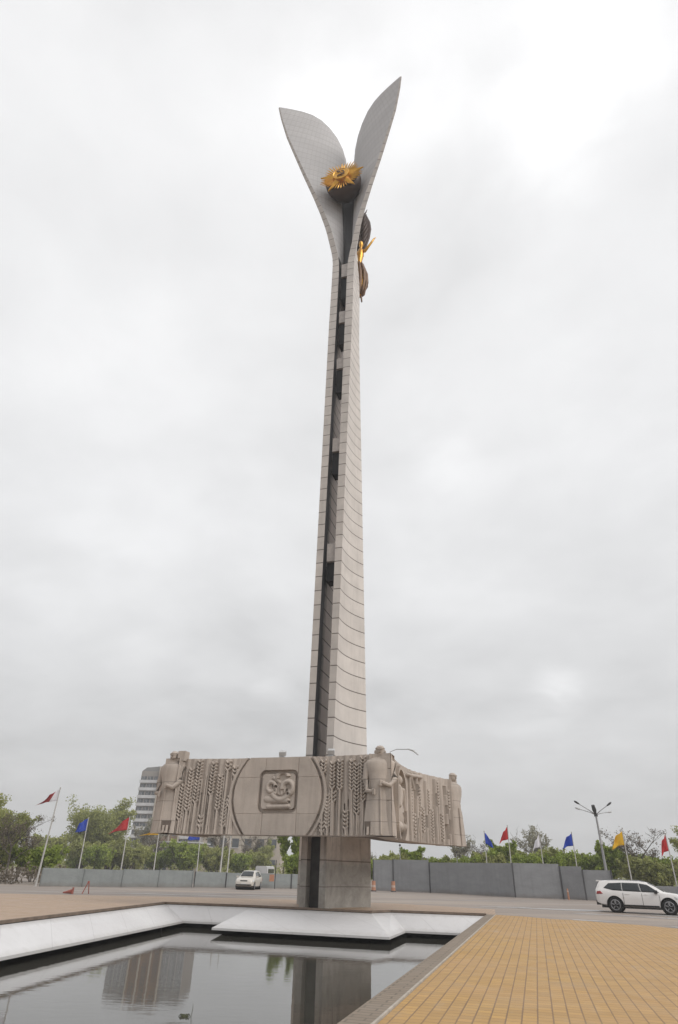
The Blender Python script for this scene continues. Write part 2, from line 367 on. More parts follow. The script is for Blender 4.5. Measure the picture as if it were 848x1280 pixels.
# ------------------------------------------------------------------ world, sun, camera
def make_world():
    w = bpy.data.worlds.new('World'); scn.world = w; w.use_nodes = True
    nt = w.node_tree; nt.nodes.clear()
    out = N(nt, 'ShaderNodeOutputWorld'); bg = N(nt, 'ShaderNodeBackground')
    sky = N(nt, 'ShaderNodeTexSky', sky_type='NISHITA'); sky.sun_disc = False
    sky.sun_elevation = rad(SUN_EL); sky.sun_rotation = rad(SUN_AZ); sky.dust_density = 4
    tc = N(nt, 'ShaderNodeTexCoord'); d = tc.outputs['Generated']
    nrm = N(nt, 'ShaderNodeVectorMath', operation='NORMALIZE'); lk(nt, d, nrm.inputs[0]); d = nrm.outputs[0]
    sep = N(nt, 'ShaderNodeSeparateXYZ'); lk(nt, d, sep.inputs[0])
    z = math_(nt, 'MAXIMUM', sep.outputs[2], 0.0)
    # cloud deck: project the direction on a flat layer overhead
    k = math_(nt, 'ADD', z, .22)
    cx = math_(nt, 'DIVIDE', sep.outputs[0], k); cy = math_(nt, 'DIVIDE', sep.outputs[1], k)
    cmb = N(nt, 'ShaderNodeCombineXYZ'); lk(nt, cx, cmb.inputs[0]); lk(nt, cy, cmb.inputs[1]); cmb.inputs[2].default_value = 3.7
    v = cmb.outputs[0]
    n1 = noise(nt, v, 1.15, 7, .52, .25); n2 = noise(nt, mapping(nt, v, (1, 1, 1), (0, 0, .5), (4, 2, 1)), 3.2, 6, .5, .2)
    cl = math_(nt, 'ADD', math_(nt, 'MULTIPLY', n1, .68), math_(nt, 'MULTIPLY', n2, .32))
    # brighter towards the zenith, darker clouds low down
    el = ramp(nt, z, [(0., .63), (.06, .67), (.25, .735), (.55, .80), (.80, .86), (.97, .97)])
    tex = ramp(nt, cl, [(.32, .76), (.45, .91), (.56, 1.0), (.70, 1.13)])
    c = math_(nt, 'MULTIPLY', el, tex)
    # thin spot in the cloud in front of the sun, and two smaller ones
    def spot(el_, az_, width, amp):
        vd = N(nt, 'ShaderNodeVectorMath', operation='DOT_PRODUCT'); lk(nt, d, vd.inputs[0])
        vd.inputs[1].default_value = (cos(rad(el_))*sin(rad(az_)), cos(rad(el_))*cos(rad(az_)), sin(rad(el_)))
        g = math_(nt, 'POWER', math_(nt, 'MAXIMUM', vd.outputs['Value'], 0), width)
        return math_(nt, 'MULTIPLY', math_(nt, 'MULTIPLY', g, amp), ramp(nt, n2, [(.40, .35), (.58, 1.)]))
    for e in ((63.7, 35.5, 260, .30), (59, 33, 500, .22), (61, 45, 420, .20), (64.8, 14, 300, .20), (65, -2, 420, .20), (13.6, 20.4, 1500, .22), (36, 12.5, 500, .07), (13.7, -6.5, 2000, .10)):
        c = math_(nt, 'ADD', c, spot(*e))
    tint = ramp(nt, z, [(0., (.985, .99, 1., 1)), (.5, (.985, .99, 1.0, 1)), (1., (.995, .995, 1., 1))])
    cc = N(nt, 'ShaderNodeVectorMath', operation='SCALE'); lk(nt, tint, cc.inputs[0]); lk(nt, c, cc.inputs['Scale'])
    sk = N(nt, 'ShaderNodeVectorMath', operation='SCALE'); lk(nt, sky.outputs[0], sk.inputs[0]); sk.inputs['Scale'].default_value = 1.0
    # background strength .1: the clouds are multiplied by ten to match the physical sky behind them
    c10 = N(nt, 'ShaderNodeVectorMath', operation='SCALE'); lk(nt, cc.outputs[0], c10.inputs[0]); c10.inputs['Scale'].default_value = 10*SKY_GAIN
    lk(nt, mixc(nt, .96, sk.outputs[0], c10.outputs[0]), bg.inputs[0]); bg.inputs[1].default_value = .1
    lk(nt, bg.outputs[0], out.inputs[0])
    sl = bpy.data.lights.new('sun', 'SUN'); sl.energy = SUN_E; sl.angle = rad(40); sl.color = (1, .965, .92)
    so = bpy.data.objects.new('sun', sl); col.objects.link(so)
    dirv = Vector((cos(rad(SUN_EL))*sin(rad(SUN_AZ)), cos(rad(SUN_EL))*cos(rad(SUN_AZ)), sin(rad(SUN_EL))))
    so.rotation_euler = dirv.to_track_quat('Z', 'Y').to_euler(); so.location = (30, 10, 80)
SUN_EL, SUN_AZ, SUN_E, SKY_GAIN = 38, 128, 1.8, 1.17
make_world()
cam = bpy.data.cameras.new('camera'); co = bpy.data.objects.new('camera', cam); col.objects.link(co)
cam.sensor_fit = 'VERTICAL'; cam.sensor_height = 36; cam.sensor_width = 24; cam.lens = 36*750/1280
cam.clip_end = 9000; cam.clip_start = .05
PITCH, ROLL = rad(31.0), rad(1.6)
fw = Vector((0, cos(PITCH), sin(PITCH))); u0 = Vector((0, -sin(PITCH), cos(PITCH))); r0 = Vector((1, 0, 0))
Rr = r0*cos(ROLL) + u0*sin(ROLL); Uu = u0*cos(ROLL) - r0*sin(ROLL)
mw = Matrix((Rr, Uu, -fw)).transposed().to_4x4(); mw.translation = (0, 0, 1.6)
co.matrix_world = mw; scn.camera = co
scn.view_settings.view_transform = 'Standard'; scn.view_settings.look = 'None'; scn.view_settings.gamma = 1
scn.view_settings.exposure = 0.0; scn.view_settings.use_curve_mapping = False

# ------------------------------------------------------------------ ground and pool
A = rad(17)
AX = Vector((cos(A), -sin(A), 0)); AY = Vector((sin(A), cos(A), 0))
O = Vector((.55, 37.9, 0)) - AX*.95                     # foot of the monument
def sheet(name, outer, holes, z, mat, kind='structure'):
    bm = bmesh.new(); ed = []
    for loop in [outer]+holes:
        vs = [bm.verts.new((p[0], p[1], z)) for p in loop]
        ed += [bm.edges.new((vs[i], vs[(i+1) % len(vs)])) for i in range(len(vs))]
    bmesh.ops.triangle_fill(bm, use_beauty=True, use_dissolve=False, edges=ed)
    for f in bm.faces:
        if f.normal.z < 0: f.normal_flip()
    me = bpy.data.meshes.new(name); bm.to_mesh(me); bm.free(); me.materials.append(mat)
    o = bpy.data.objects.new(name, me); col.objects.link(o)
    return tag(o, kind=kind)
T1, T2, T3 = (-3.9, 36.6), (2.05, 34.3), (3.1, 35.45)
HB, HC, HD, HA = (7.6, 34.75), (-8.46, 37.4), (-12.9, -4), (-3.86, -4)
hole = [HA, HB, T3, T2, T1, HC, HD]
sheet('ground', [(-900, -200), (900, -200), (900, 1200), (-900, 1200)], [hole], 0, M['asphalt'])
BD = Vector((.284, .959)); BNR = Vector((.959, -.284))
def off(p, a, b): return (p[0]+BD.x*a+BNR.x*b, p[1]+BD.y*a+BNR.y*b)
sheet('left_plaza_paving', [(-80, -30), (-80, 40), (-20.2, 43.9), (-9, 46.4), (-2.7, 47.0), (4.6, 45.4), (9.6, 41.2), off(HB, 1.2, .42), HB, T3, T2, T1, HC, HD, (-14, -30)], [], .004, M['tanpave'])
o1, o2 = off(HA, 0, .40), off(HB, .9, .40)
sheet('brick_plaza', [off(HA, -20, .46), off(HB, .9, .46), (9.4, 34.7), (10.3, 33.2), (11.4, 32.9), (12.2, 31.4), (13.3, 30.6), (14.2, 28.6), (17, 26.6), (21, 24.5), (30, 20), (45, 10), (45, -30), (-8, -30)], [], .004, M['ybrick'])
sheet('pool_edge_border', [HA, HB, off(HB, .9, 0), off(HB, .9, .40), off(HA, -20, .40), off(HA, -20, 0)], [], .008, M['border'])
mb = MB()
a, b = off(HA, -20, .43), off(HB, .9, .43); L_ = (Vector(b)-Vector(a)).length
mb.box(((a[0]+b[0])/2, (a[1]+b[1])/2, .012), (.035, L_, .03), -atan2(BD.x, BD.y)); tag(mb.build('border_kerb', M['kerb']), kind='structure')
# brown kerb round the far and left pool rims
mb = MB()
for p, q in ((HD, HC), (HC, T1), (T1, T2), (T2, T3), (T3, HB)):
    p, q = Vector(p), Vector(q); d = q-p
    n = Vector((-d.y, d.x)).normalized()*.07
    if (p+n - Vector((-3, 25))).length < (p-n - Vector((-3, 25))).length: n = -n
    c = (p+q)/2 + n
    mb.box((c.x, c.y, .03), (d.length+.1, .14, .10), atan2(d.y, d.x))
tag(mb.build('pool_rim_kerb', M['kerbbrown']), kind='structure')
# basin and water
mb = MB(); n = len(hole)
vs = [(p[0], p[1], -.005) for p in hole] + [(p[0], p[1], -1.7) for p in hole]
mb.add(vs, [(i, (i+1) % n, n+(i+1) % n, n+i) for i in range(n)] + [tuple(range(n, 2*n))])
tag(mb.build('pool_basin', M['basin']), kind='structure')
sheet('pool_water', hole, [], -.94, M['water'])
# white sloping slabs round the basin: each a solid plate with a lip
def slab(name, quads, label):
    mb = MB()
    for t0, t1, l1, l0 in quads:
        up = [(t0[0], t0[1], -.03), (t1[0], t1[1], -.03), (l1[0], l1[1], -.66), (l0[0], l0[1], -.66)]
        lo = [(p[0], p[1], p[2]-(.02 if i < 2 else .085)) for i, p in enumerate(up)]
        mb.add(up+lo, [(0, 1, 2, 3), (7, 6, 5, 4), (3, 2, 6, 7), (0, 3, 7, 4), (1, 5, 6, 2), (0, 4, 5, 1)])
    o = mb.build(name, M['white_slab']); fix_normals(o)
    return tag(o, label, 'pool slab', 'white sloping slabs round the pool')
LB, LA = (-7.2, 36.4), (-12.3, -4)
B0, B1, B2, B3, LR = (-5.15, 36.0), (-5.2, 32.86), (2.6, 30.6), (3.67, 34.25), (7.2, 33.38)
slab('pool_slab', [((-10.06, 22.45), HC, LB, (-9.13, 20.95)), (HD, (-10.06, 22.45), (-9.13, 20.95), LA)], 'long white sloping slab along the left side of the pool')
slab('pool_slab', [(HC, T1, B0, LB)], 'short white sloping slab at the back left corner of the pool')
slab('pool_slab', [(T1, T2, B2, B1), (T2, T3, B3, B2), (T1, T1, B1, B0)], 'white apron slab jutting into the pool below the monument foot')
slab('pool_slab', [(T3, HB, LR, B3)], 'white sloping slab between the apron and the brick border')
t = thing('floating_weed', 'small clump of dark weed and a twig floating on the pool', 'weed', (-2.80, 15.5, -.94))
mb = MB()
for k in range(16):
    a_ = random.random()*6.28; L2 = random.uniform(.03, .10)
    mb.tube([(random.uniform(-.10, .10), random.uniform(-.05, .05), -.005), (cos(a_)*L2, sin(a_)*L2*.6, random.uniform(.01, .05)), (cos(a_)*L2*1.5, sin(a_)*L2, .0)], [.008, .014, .004], 5)
mb.build('leaf_clump', M['weed'], t)
mb = MB(); mb.tube([(.12, .02, -.02), (.14, .03, .12), (.13, .05, .20)], [.006, .005, .003], 5); mb.build('twig', M['weed'], t)
# puddles on the asphalt and bricks
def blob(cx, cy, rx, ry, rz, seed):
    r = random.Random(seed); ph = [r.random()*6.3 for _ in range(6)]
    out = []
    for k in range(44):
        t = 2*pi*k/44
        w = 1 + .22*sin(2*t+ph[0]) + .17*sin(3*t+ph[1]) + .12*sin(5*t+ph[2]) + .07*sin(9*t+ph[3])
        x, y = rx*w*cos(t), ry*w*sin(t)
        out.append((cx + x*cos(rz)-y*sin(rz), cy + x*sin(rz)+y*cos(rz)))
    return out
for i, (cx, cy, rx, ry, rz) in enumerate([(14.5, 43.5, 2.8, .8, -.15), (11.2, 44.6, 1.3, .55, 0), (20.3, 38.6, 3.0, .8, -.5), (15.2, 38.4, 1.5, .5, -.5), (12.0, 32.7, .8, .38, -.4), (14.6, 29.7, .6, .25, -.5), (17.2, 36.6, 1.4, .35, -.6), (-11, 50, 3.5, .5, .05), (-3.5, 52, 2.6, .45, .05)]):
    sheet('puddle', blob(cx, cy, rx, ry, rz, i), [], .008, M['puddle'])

# ------------------------------------------------------------------ monument
stele = thing('monument_stele', 'tall twin-petal stone stele with a dark central groove rising from the brown relief band', 'monument', O, -A)
ZF = 55.0
XE = np.array([(50, 1.10), (54, 1.2), (56, 1.42), (58, 1.72), (59.4, 1.98), (61.6, 2.55), (64.4, 3.38), (67.9, 4.52), (71.4, 5.6), (74.3, 6.48), (77.3, 7.15), (79.6, 7.52), (82, 7.75)])
def yfront(z): return -1.6+2.0*z/ZF if z < ZF else .4-4.15*max(0, (z-ZF)/24)**1.3
def tstrip(z): return (.36+.32*min(1, z/45)) if z < 55 else max(.2, .68-.46*(z-55)/22)
def ghalf(z): return .37+.05*min(1, z/10)
def sstep(a, b, x):
    t = min(1, max(0, (x-a)/(b-a))); return t*t*(3-2*t)
YB = 2.2
YG = 3.3
def pylon_section(z, s):
    """inner and outer plan point at height z, s=0 front .. 1 back (right-hand pylon)"""
    yf = yfront(z); t = tstrip(z)
    def inner(s):
        y = yf + (YB-yf)*s
        yg = yf + (YG-yf)*s
        if z <= ZF-4: return Vector((ghalf(z) + .5*max(0, s-.80)/.20*s, yg))
        xe = float(np.interp(z, XE[:, 0], XE[:, 1])) - t
        w = sstep(ZF-4, ZF+2, z)
        xl = .40 + (xe-.40)*(1-s)**1.75
        return Vector(((ghalf(z) + .5*max(0, s-.80)/.20*s)*(1-w) + xl*w, yg*(1-w) + y*w))
    p = inner(s)
    e = .01; tg = (inner(min(1, s+e)) - inner(max(0, s-e))).normalized(); nr = Vector((tg.y, -tg.x))
    if nr.x < 0: nr = -nr
    tt = t*(1-.25*s)
    po = p + nr*tt
    if s == 0 and z > ZF: po = p + Vector((t, 0))*.75 + nr*t*.25
    w = sstep(ZF-8, ZF+4, z)
    xb = 2.12-.0205*z; xf = ghalf(z)+t
    ps = Vector((xf + (xb-xf)*s**2.1, yf + (YB-yf)*s**.85))
    return p, ps*(1-w) + po*w
SS = [0, .06, .14, .23, .33, .44, .56, .68, .80, .90, 1.0]
def ztop(s): return float(np.interp(s, [0, .3, .45, .61, .72, .82, .92, 1.0], [79.3, 79.7, 79.3, 78.2, 77.1, 75.9, 74.4, 73.0]))
rows = [('z', z) for z in list(np.linspace(4.4, ZF, 48))] + [('v', v) for v in np.linspace(0, 1, 30)[1:]]
def build_pylon(sg):
    mb = MB(); nS = len(SS); IN = []; OUT = []
    for kd, val in rows:
        ri = []; ro = []
        for s in SS:
            z = val if kd == 'z' else ZF + val*(ztop(s)-ZF)
            a_, b_ = pylon_section(z, s)
            if kd == 'v': z += val**1.5*(-1.1 if sg > 0 else .5)*(1-.6*s)     # the two petals are cut a little differently
            ri.append((sg*a_.x, a_.y, z)); ro.append((sg*b_.x, b_.y, z))
        IN.append(ri); OUT.append(ro)
    nR = len(rows); iz = 48
    mb.grid(np.array(OUT), 0)
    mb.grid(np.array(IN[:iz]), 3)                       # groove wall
    mb.grid(np.array(IN[iz-1:]), 2)                     # inner face of the petal
    mb.grid(np.array([[IN[r][0], OUT[r][0]] for r in range(nR)]), 1)     # front strip
    mb.grid(np.array([[IN[r][-1], OUT[r][-1]] for r in range(nR)]), 0)   # back strip
    mb.grid(np.array([[IN[-1][k], OUT[-1][k]] for k in range(nS)]), 1)   # top rim
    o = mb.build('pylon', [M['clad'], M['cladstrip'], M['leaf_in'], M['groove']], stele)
    bm = bmesh.new(); bm.from_mesh(o.data); bmesh.ops.remove_doubles(bm, verts=bm.verts, dist=.002); bmesh.ops.recalc_face_normals(bm, faces=bm.faces); bm.to_mesh(o.data); bm.free()
    o.data.polygons.foreach_set('use_smooth', [True]*len(o.data.polygons)); o.data.set_sharp_from_angle(angle=rad(40))
    return o
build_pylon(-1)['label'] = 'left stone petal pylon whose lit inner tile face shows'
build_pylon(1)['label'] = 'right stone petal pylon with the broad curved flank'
# plinth at the foot, below the band
def plinth(sg):
    R = []
    for z in (0, 4.4):
        yf = -1.65; g = .36; t = .34
        pts = [(g, yf), (g+t, yf)]
        for s in SS[1:]: pts.append((g+t + (2.18-g-t)*s**2.0, yf+(YB-yf)*s**.85))
        pts += [(g, YB)]
        R.append([(sg*x, y, z) for x, y in pts])
    mb = MB(); mb.loft(R); return fix_normals(mb.build('plinth', M['plinth'], stele))
plinth(1); plinth(-1)
mb = MB(); mb.box((0, .55, 2.2), (.74, 3.1, 4.38)); mb.build('plinth_core', M['core'], stele)
# dark lining closing the back of the groove, and of the throat between the petals
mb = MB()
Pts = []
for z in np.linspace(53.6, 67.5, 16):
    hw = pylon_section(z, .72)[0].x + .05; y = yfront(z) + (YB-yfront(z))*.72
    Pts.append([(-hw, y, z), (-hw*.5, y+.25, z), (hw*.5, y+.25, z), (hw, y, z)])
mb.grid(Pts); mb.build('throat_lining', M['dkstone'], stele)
mb = MB(); mb.grid([[(-.9, yfront(z)+2.75, z), (.9, yfront(z)+2.75, z)] for z in np.linspace(44, 54.5, 8)]); mb.build('groove_back', M['bridge'], stele)
# stone bridges across the groove with the shade of the opening under each painted as a solid dark box
for z0, z1, zo in ((52.0, 53.9, 49.0), (45.2, 46.7, 42.6), (39.2, 40.4, 36.6), (30.0, 31.3, 28.0), (20.2, 21.6, 18.8)):
    zc = (z0+z1)/2; yf = yfront(zc); g = ghalf(zc)
    mb = MB(); mb.box((.08, yf+.75, zc), (2*g-.16, .9, z1-z0)); mb.build('bridge_block', M['bridge'], stele)
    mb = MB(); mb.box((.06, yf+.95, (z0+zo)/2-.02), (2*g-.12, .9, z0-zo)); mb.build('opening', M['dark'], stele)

# star medallion between the petals
med = thing('star_medallion', 'round bronze medallion with a gilded star lodged between the two petals', 'medallion', O + AX*.10 + AY*(-1.35) + Vector((0, 0, 65.6)), -A); med.scale = (.97, .97, .97)
mb = MB(); rings = []
for y, r in ((.05, 1.60), (-.02, 1.85), (.2, 2.0), (.7, 2.0), (1.3, 1.82), (1.9, 1.45), (2.4, .9), (2.6, .3)):
    rings.append([(r*cos(2*pi*k/40), y, r*sin(2*pi*k/40)) for k in range(40)])
mb.loft(rings); fix_normals(mb.build('drum', M['bronze'], med, sharp=35))
def starmesh(n, ro, ri, y0, h, rot, name, mat):
    mb = MB(); vs = [(0, y0-h, 0)]
    for k in range(2*n):
        r = ro if k % 2 == 0 else ri; t = rot + pi*k/n
        vs.append((r*sin(t), y0, r*cos(t)))
    b = len(vs)
    for k in range(2*n): vs.append((vs[k+1][0], y0+.12, vs[k+1][2]))
    fs = []
    for k in range(2*n):
        a_, b_ = k+1, (k+1) % (2*n)+1
        fs += [(0, a_, b_), (a_, a_+2*n, b_+2*n, b_)]
    mb.add(vs, fs); return fix_normals(mb.build(name, mat, med))
# ray bundles fanning between the arms: ridged and proud
mb = MB()
for k in range(5):
    for j in range(-3, 4):
        t = 2*pi*(k+.5)/5 + j*.15; r1 = 2.55-.12*abs(j)
        c0 = Vector((.5*sin(t), -.12, .5*cos(t))); c1 = Vector((r1*sin(t), -.42+.02*abs(j), r1*cos(t)))
        mb.tube([c0, c0.lerp(c1, .7), c1], [.05, .085, .015], 5)
fix_normals(mb.build('rays', M['gold'], med))
starmesh(5, 2.6, .80, -.25, .5, 0, 'star', M['gold'])
mb = MB(); rings = []
for y, r in ((-.2, .98), (-.62, .95), (-.66, .86), (-.6, .80)):
    rings.append([(r*cos(2*pi*k/32), y, r*sin(2*pi*k/32)) for k in range(32)])
mb.loft(rings); fix_normals(mb.build('centre_disc', M['gold'], med, sharp=35))
mb = MB()   # hammer and sickle in relief
pts = [(.38*sin(t)-.02, -.68, .38*cos(t)+.06) for t in np.linspace(.1, 3.6, 14)]
mb.tube(pts, [.02]+[.05+.035*sin(pi*k/13) for k in range(12)]+[.05], 6)
mb.tube([pts[-1], (-.36, -.68, -.48)], .07, 6)
mb.tube([(-.22, -.7, .28), (.34, -.7, -.42)], .055, 6); mb.box((-.24, -.7, .30), (.40, .12, .20), 0, 0, 0, rad(40))
fix_normals(mb.build('emblem', M['golddull'], med))

# winged statue on the back of the stele
sta = thing('winged_statue', 'gilded winged female statue with a raised brown wing on the back of the stele', 'statue', O + AX*.95 + AY*3.15 + Vector((0, 0, 52.6)), -A); sta.scale = (.78, .9, .97)
def ell(c, rx, ry, n=14, tilt=0): return [(c[0]+rx*cos(2*pi*k/n), c[1]+ry*sin(2*pi*k/n), c[2]+tilt*rx*cos(2*pi*k/n)) for k in range(n)]
mb = MB()   # body: gown, waist, chest, neck, head as one surface
mb.loft([ell((.10, 0, -.9), .10, .12), ell((.05, 0, -.6), .30, .35), ell((.10, 0, .1), .62, .60), ell((.18, 0, 1.1), .70, .62), ell((.12, 0, 2.2), .58, .55), ell((.02, 0, 3.3), .44, .46), ell((-.02, 0, 4.2), .36, .40),
         ell((.0, 0, 4.9), .30, .34), ell((.05, 0, 5.6), .42, .40), ell((.1, -.02, 6.3), .46, .40), ell((.12, -.02, 6.75), .34, .28), ell((.14, -.03, 6.95), .15, .15), ell((.16, -.04, 7.15), .15, .16),
         ell((.18, -.06, 7.35), .27, .30), ell((.19, -.07, 7.7), .31, .36), ell((.19, -.05, 8.0), .24, .28), ell((.19, -.04, 8.15), .08, .1)])
mb.tube([(.45, -.05, 6.45), (.75, -.1, 6.3), (1.2, -.2, 6.75), (1.75, -.25, 7.4), (2.1, -.28, 7.85)], [.2, .19, .16, .13, .10], 8)
mb.tube([(-.25, 0, 6.4), (-.7, -.2, 6.0), (-1.1, -.4, 6.6)], [.2, .17, .12], 8)
for k in range(5): mb.tube([(2.08, -.28, 7.8), (2.18+.04*k, -.33+.03*k, 8.0+.03*k-.05*abs(k-2))], [.035, .02], 5)
mb.ball((.19, -.38, 7.6), (.05, .08, .07), 6, 5)
fix_normals(mb.build('body', M['gold'], sta, smooth=True))
mb = MB()   # brown gown folds below the waist
for k in range(9):
    t = 2*pi*k/9
    mb.tube([(.0+.42*cos(t), .44*sin(t), 4.3), (.16+.78*cos(t), .68*sin(t), 2.4), (.2+.80*cos(t), .70*sin(t), 1.0), (.1+.50*cos(t), .5*sin(t), -.2), (.08+.2*cos(t), .2*sin(t), -.75)], [.1, .2, .22, .2, .12], 6)
mb.tube([(.1, 0, -.6), (.25, 0, -1.2), (.3, 0, -1.75)], [.14, .12, .1], 7)
fix_normals(mb.build('gown', M['golddull'], sta, smooth=True))
def wing(sg):
    mb = MB(); R = []
    spine = [(-.15, 6.2, .25), (.15, 7.6, .60), (.42, 9.2, .85), (.55, 10.8, .95), (.50, 12.2, .85), (.25, 13.6, .6), (-.1, 14.7, .32), (-.4, 15.5, .06)]
    for x, z, w in spine:
        R.append([(sg*(x+w*cos(2*pi*k/16)), .5+.22*min(1, w*2)*sin(2*pi*k/16)*(1+.35*cos(8*pi*k/16)), z) for k in range(16)])
    mb.loft(R)
    for k in range(7):
        z0 = 7.6+k*.9
        mb.tube([(sg*(.1), .28, z0-.6), (sg*(.55), .24, z0+.4), (sg*(.95+.12*sin(k)), .34, z0+1.5)], [.10, .15, .05], 5)
    return fix_normals(mb.build('wing', M['bronze'], sta, smooth=True))
wing(1); wing(-1)

# ------------------------------------------------------------------ relief band
band = thing('relief_band', 'square brown stone band carved with wheat, emblem and soldiers hung round the stele', 'relief', O, -A)
ZB, ZT = 3.12, 6.72
FL, FR, BR, BL = Vector((-7.45, -5.35)), Vector((5.05, -5.45)), Vector((7.05, 5.0)), Vector((-6.9, -1.9))
def lerp(a, b, t): return a+(b-a)*t
def capsule(U, Z, u0, z0, u1, z1, r):
    du, dz = u1-u0, z1-z0; L2 = du*du+dz*dz+1e-9
    t = np.clip(((U-u0)*du+(Z-z0)*dz)/L2, 0, 1)
    return np.hypot(U-u0-t*du, Z-z0-t*dz)/r
def ridge(H, U, Z, u0, z0, u1, z1, r, h):
    q = capsule(U, Z, u0, z0, u1, z1, r); return np.maximum(H, np.where(q < 1, h*np.sqrt(np.clip(1-q*q, 0, 1)), -9))
def wheat(H, U, Z, u, zt, zb, w=.30, tilt=0.):
    n = max(2, int((zt-zb)/.155))
    H = ridge(H, U, Z, u+tilt*.0, zb, u, ZB, .055, .13)
    H = ridge(H, U, Z, u-.13, zb-.05, u-.10, max(ZB, zb-.9), .035, .07); 
    for k in range(n):
        z = zb + (k+.5)*(zt-zb)/n
        for sg in (-1, 1):
            H = ridge(H, U, Z, u+sg*.045, z-.05, u+sg*.118, z+.04, .052, .125)
    # dark pocket at the foot of the ear
    for sg in (-1, 1):
        q = np.hypot(U-u-sg*.09, (Z-zb+.10)*.7)/.06
        H = np.where((q < 1) & (H < .03), -.12, H)
    return H
def panel(P0, P1, sag, nu, nz, hf, name, flipn=False, thick=.9):
    """a concave carved wall between two corners; height field hf(U,Z) in metres"""
    d = P1-P0; L = d.length; d = d/L; nr = Vector((d.y, -d.x))
    u = np.linspace(0, L, nu); z = np.linspace(ZB, ZT, nz)
    U, Z = np.meshgrid(u, z)
    H = hf(U, Z, L)*.82
    bow = -sag*np.sin(np.pi*U/L)
    X = P0.x + d.x*U + nr.x*(H+bow); Y = P0.y + d.y*U + nr.y*(H+bow)
    G_ = np.stack([X, Y, Z], -1)
    XB = P0.x + d.x*u + nr.x*(bow[0]-thick); YBk = P0.y + d.y*u + nr.y*(bow[0]-thick)
    mb = MB(); mb.grid(G_)
    bt = np.stack([XB, YBk, np.full_like(u, ZT)], -1); bb = np.stack([XB, YBk, np.full_like(u, ZB)], -1)
    mb.grid(np.stack([G_[-1], bt])); mb.grid(np.stack([bb, G_[0]])); mb.grid(np.stack([bt, bb]))
    o = mb.build(name, M['relief'], band)
    return o
def hf_front(U, Z, L):
    u0 = -7.45                                  # local x of the left corner
    X = U + u0
    rs = np.random.default_rng(3)
    H = np.zeros_like(U)
    # fluted ground of the wheat fields
    for zone in ((-6.45, -3.2), (1.25, 3.95)):
        msk = (X > zone[0]) & (X < zone[1])
        fl = .035*np.sin((X)*17.0+.6*np.sin(Z*1.2)) + .03*np.sin(X*7.3+1.0)
        H = np.where(msk, -.06+fl, H)
    ears = [(-6.24, 5.48, 3.75), (-5.9, 6.27, 4.18), (-5.49, 6.67, 4.56), (-5.06, 4.02, 3.4), (-4.70, 6.57, 4.94), (-4.25, 5.94, 4.23), (-3.85, 4.77, 3.45), (-3.90, 6.64, 6.11), (-3.48, 6.37, 5.84), (-3.59, 4.94, 4.35),
            (1.46, 6.56, 5.92), (1.74, 4.99, 3.44), (2.03, 5.1, 4.56), (1.96, 6.47, 5.17), (2.36, 6.54, 5.13), (2.71, 4.24, 3.38), (3.01, 6.53, 5.06), (3.28, 6.34, 4.03), (3.6, 6.63, 4.59), (1.48, 3.78, 3.23)]
    for e in ears: H = wheat(H, X, Z, *e)
    for k in range(26):                         # straws
        zone = (-6.4, -3.3) if k < 14 else (1.35, 3.9)
        x = rs.uniform(*zone); H = ridge(H, X, Z, x, ZB, x+rs.uniform(-.05, .05), rs.uniform(3.8, 6.6), .04, .07)
    # dark slots between straws
    for k in range(20):
        zone = (-6.4, -3.4) if k < 11 else (1.5, 3.85)
        x = rs.uniform(*zone); za = rs.uniform(3.2, 5.2); zb = za+rs.uniform(.4, 1.1)
        q = capsule(X, Z, x, za, x, zb, .035); H = np.where((q < 1) & (H < .06), -.17, H)
    # plain middle shield bounded by two arcs
    uc, zc = -.98, (ZB+ZT)/2
    half = 2.46-.75*((Z-zc)/1.8)**2
    inn = np.abs(X-uc) < half; grv = (np.abs(np.abs(X-uc)-half) < .07)
    H = np.where(inn, .16, H); H = np.where(grv, -.10, H)
    H = np.where((~inn) & (np.abs(X-uc) < half+.22) & (~grv), .10, H)
    # emblem: rounded square sunk outline, swirling figure inside
    ex, ez = X+.95, Z-5.10
    qx, qz = np.abs(ex)-.73, np.abs(ez)-.66
    sd = np.hypot(np.maximum(qx, 0), np.maximum(qz, 0)) + np.minimum(np.maximum(qx, qz), 0) - .26
    H = np.where(np.abs(sd) < .085, -.12, H)
    ins = sd < -.085
    E_ = np.full_like(U, .12)
    E_ = np.where((ex > -.35), .06, E_)
    def arc(E_, cx, cz, r, w, h, a0, a1):
        rr = np.hypot(ex-cx, ez-cz); an = np.mod(np.arctan2(ez-cz, ex-cx), 2*np.pi)
        ok = (np.abs(rr-r) < w) & (((an >= a0) & (an <= a1)) if a0 < a1 else ((an >= a0) | (an <= a1)))
        return np.where(ok, np.maximum(E_, h*np.sqrt(np.clip(1-((rr-r)/w)**2, 0, 1))+.06), E_)
    E_ = arc(E_, .15, .12, .52, .14, .20, 3.6, 6.2); E_ = arc(E_, .52, .15, .30, .13, .24, 5.2, 3.4); E_ = arc(E_, .22, .62, .30, .12, .22, .2, 3.3)
    E_ = arc(E_, -.38, .20, .22, .11, .20, .1, 5.4)
    E_ = np.maximum(E_, np.where(np.hypot(ex-.14, (ez-.12)) < .30, .16+.03*np.sin(ex*40), 0))
    for a_ in ((-.6, -.38, .5, -.42, .16), (-.5, -.72, .62, -.70, .10), (-.28, .62, .1, .40, .1), (-.55, .0, -.15, -.1, .1)):
        q = capsule(ex, ez, *a_[:4], a_[4]); E_ = np.where(q < 1, np.maximum(E_, .06+.16*np.sqrt(np.clip(1-q*q, 0, 1))), E_)
    for cx, cz in ((.55, -.12), (-.12, .22), (.48, .05), (.62, -.5)):
        E_ = np.where(np.hypot(ex-cx, ez-cz) < .06, -.08, E_)
    H = np.where(ins, E_+.02, H)
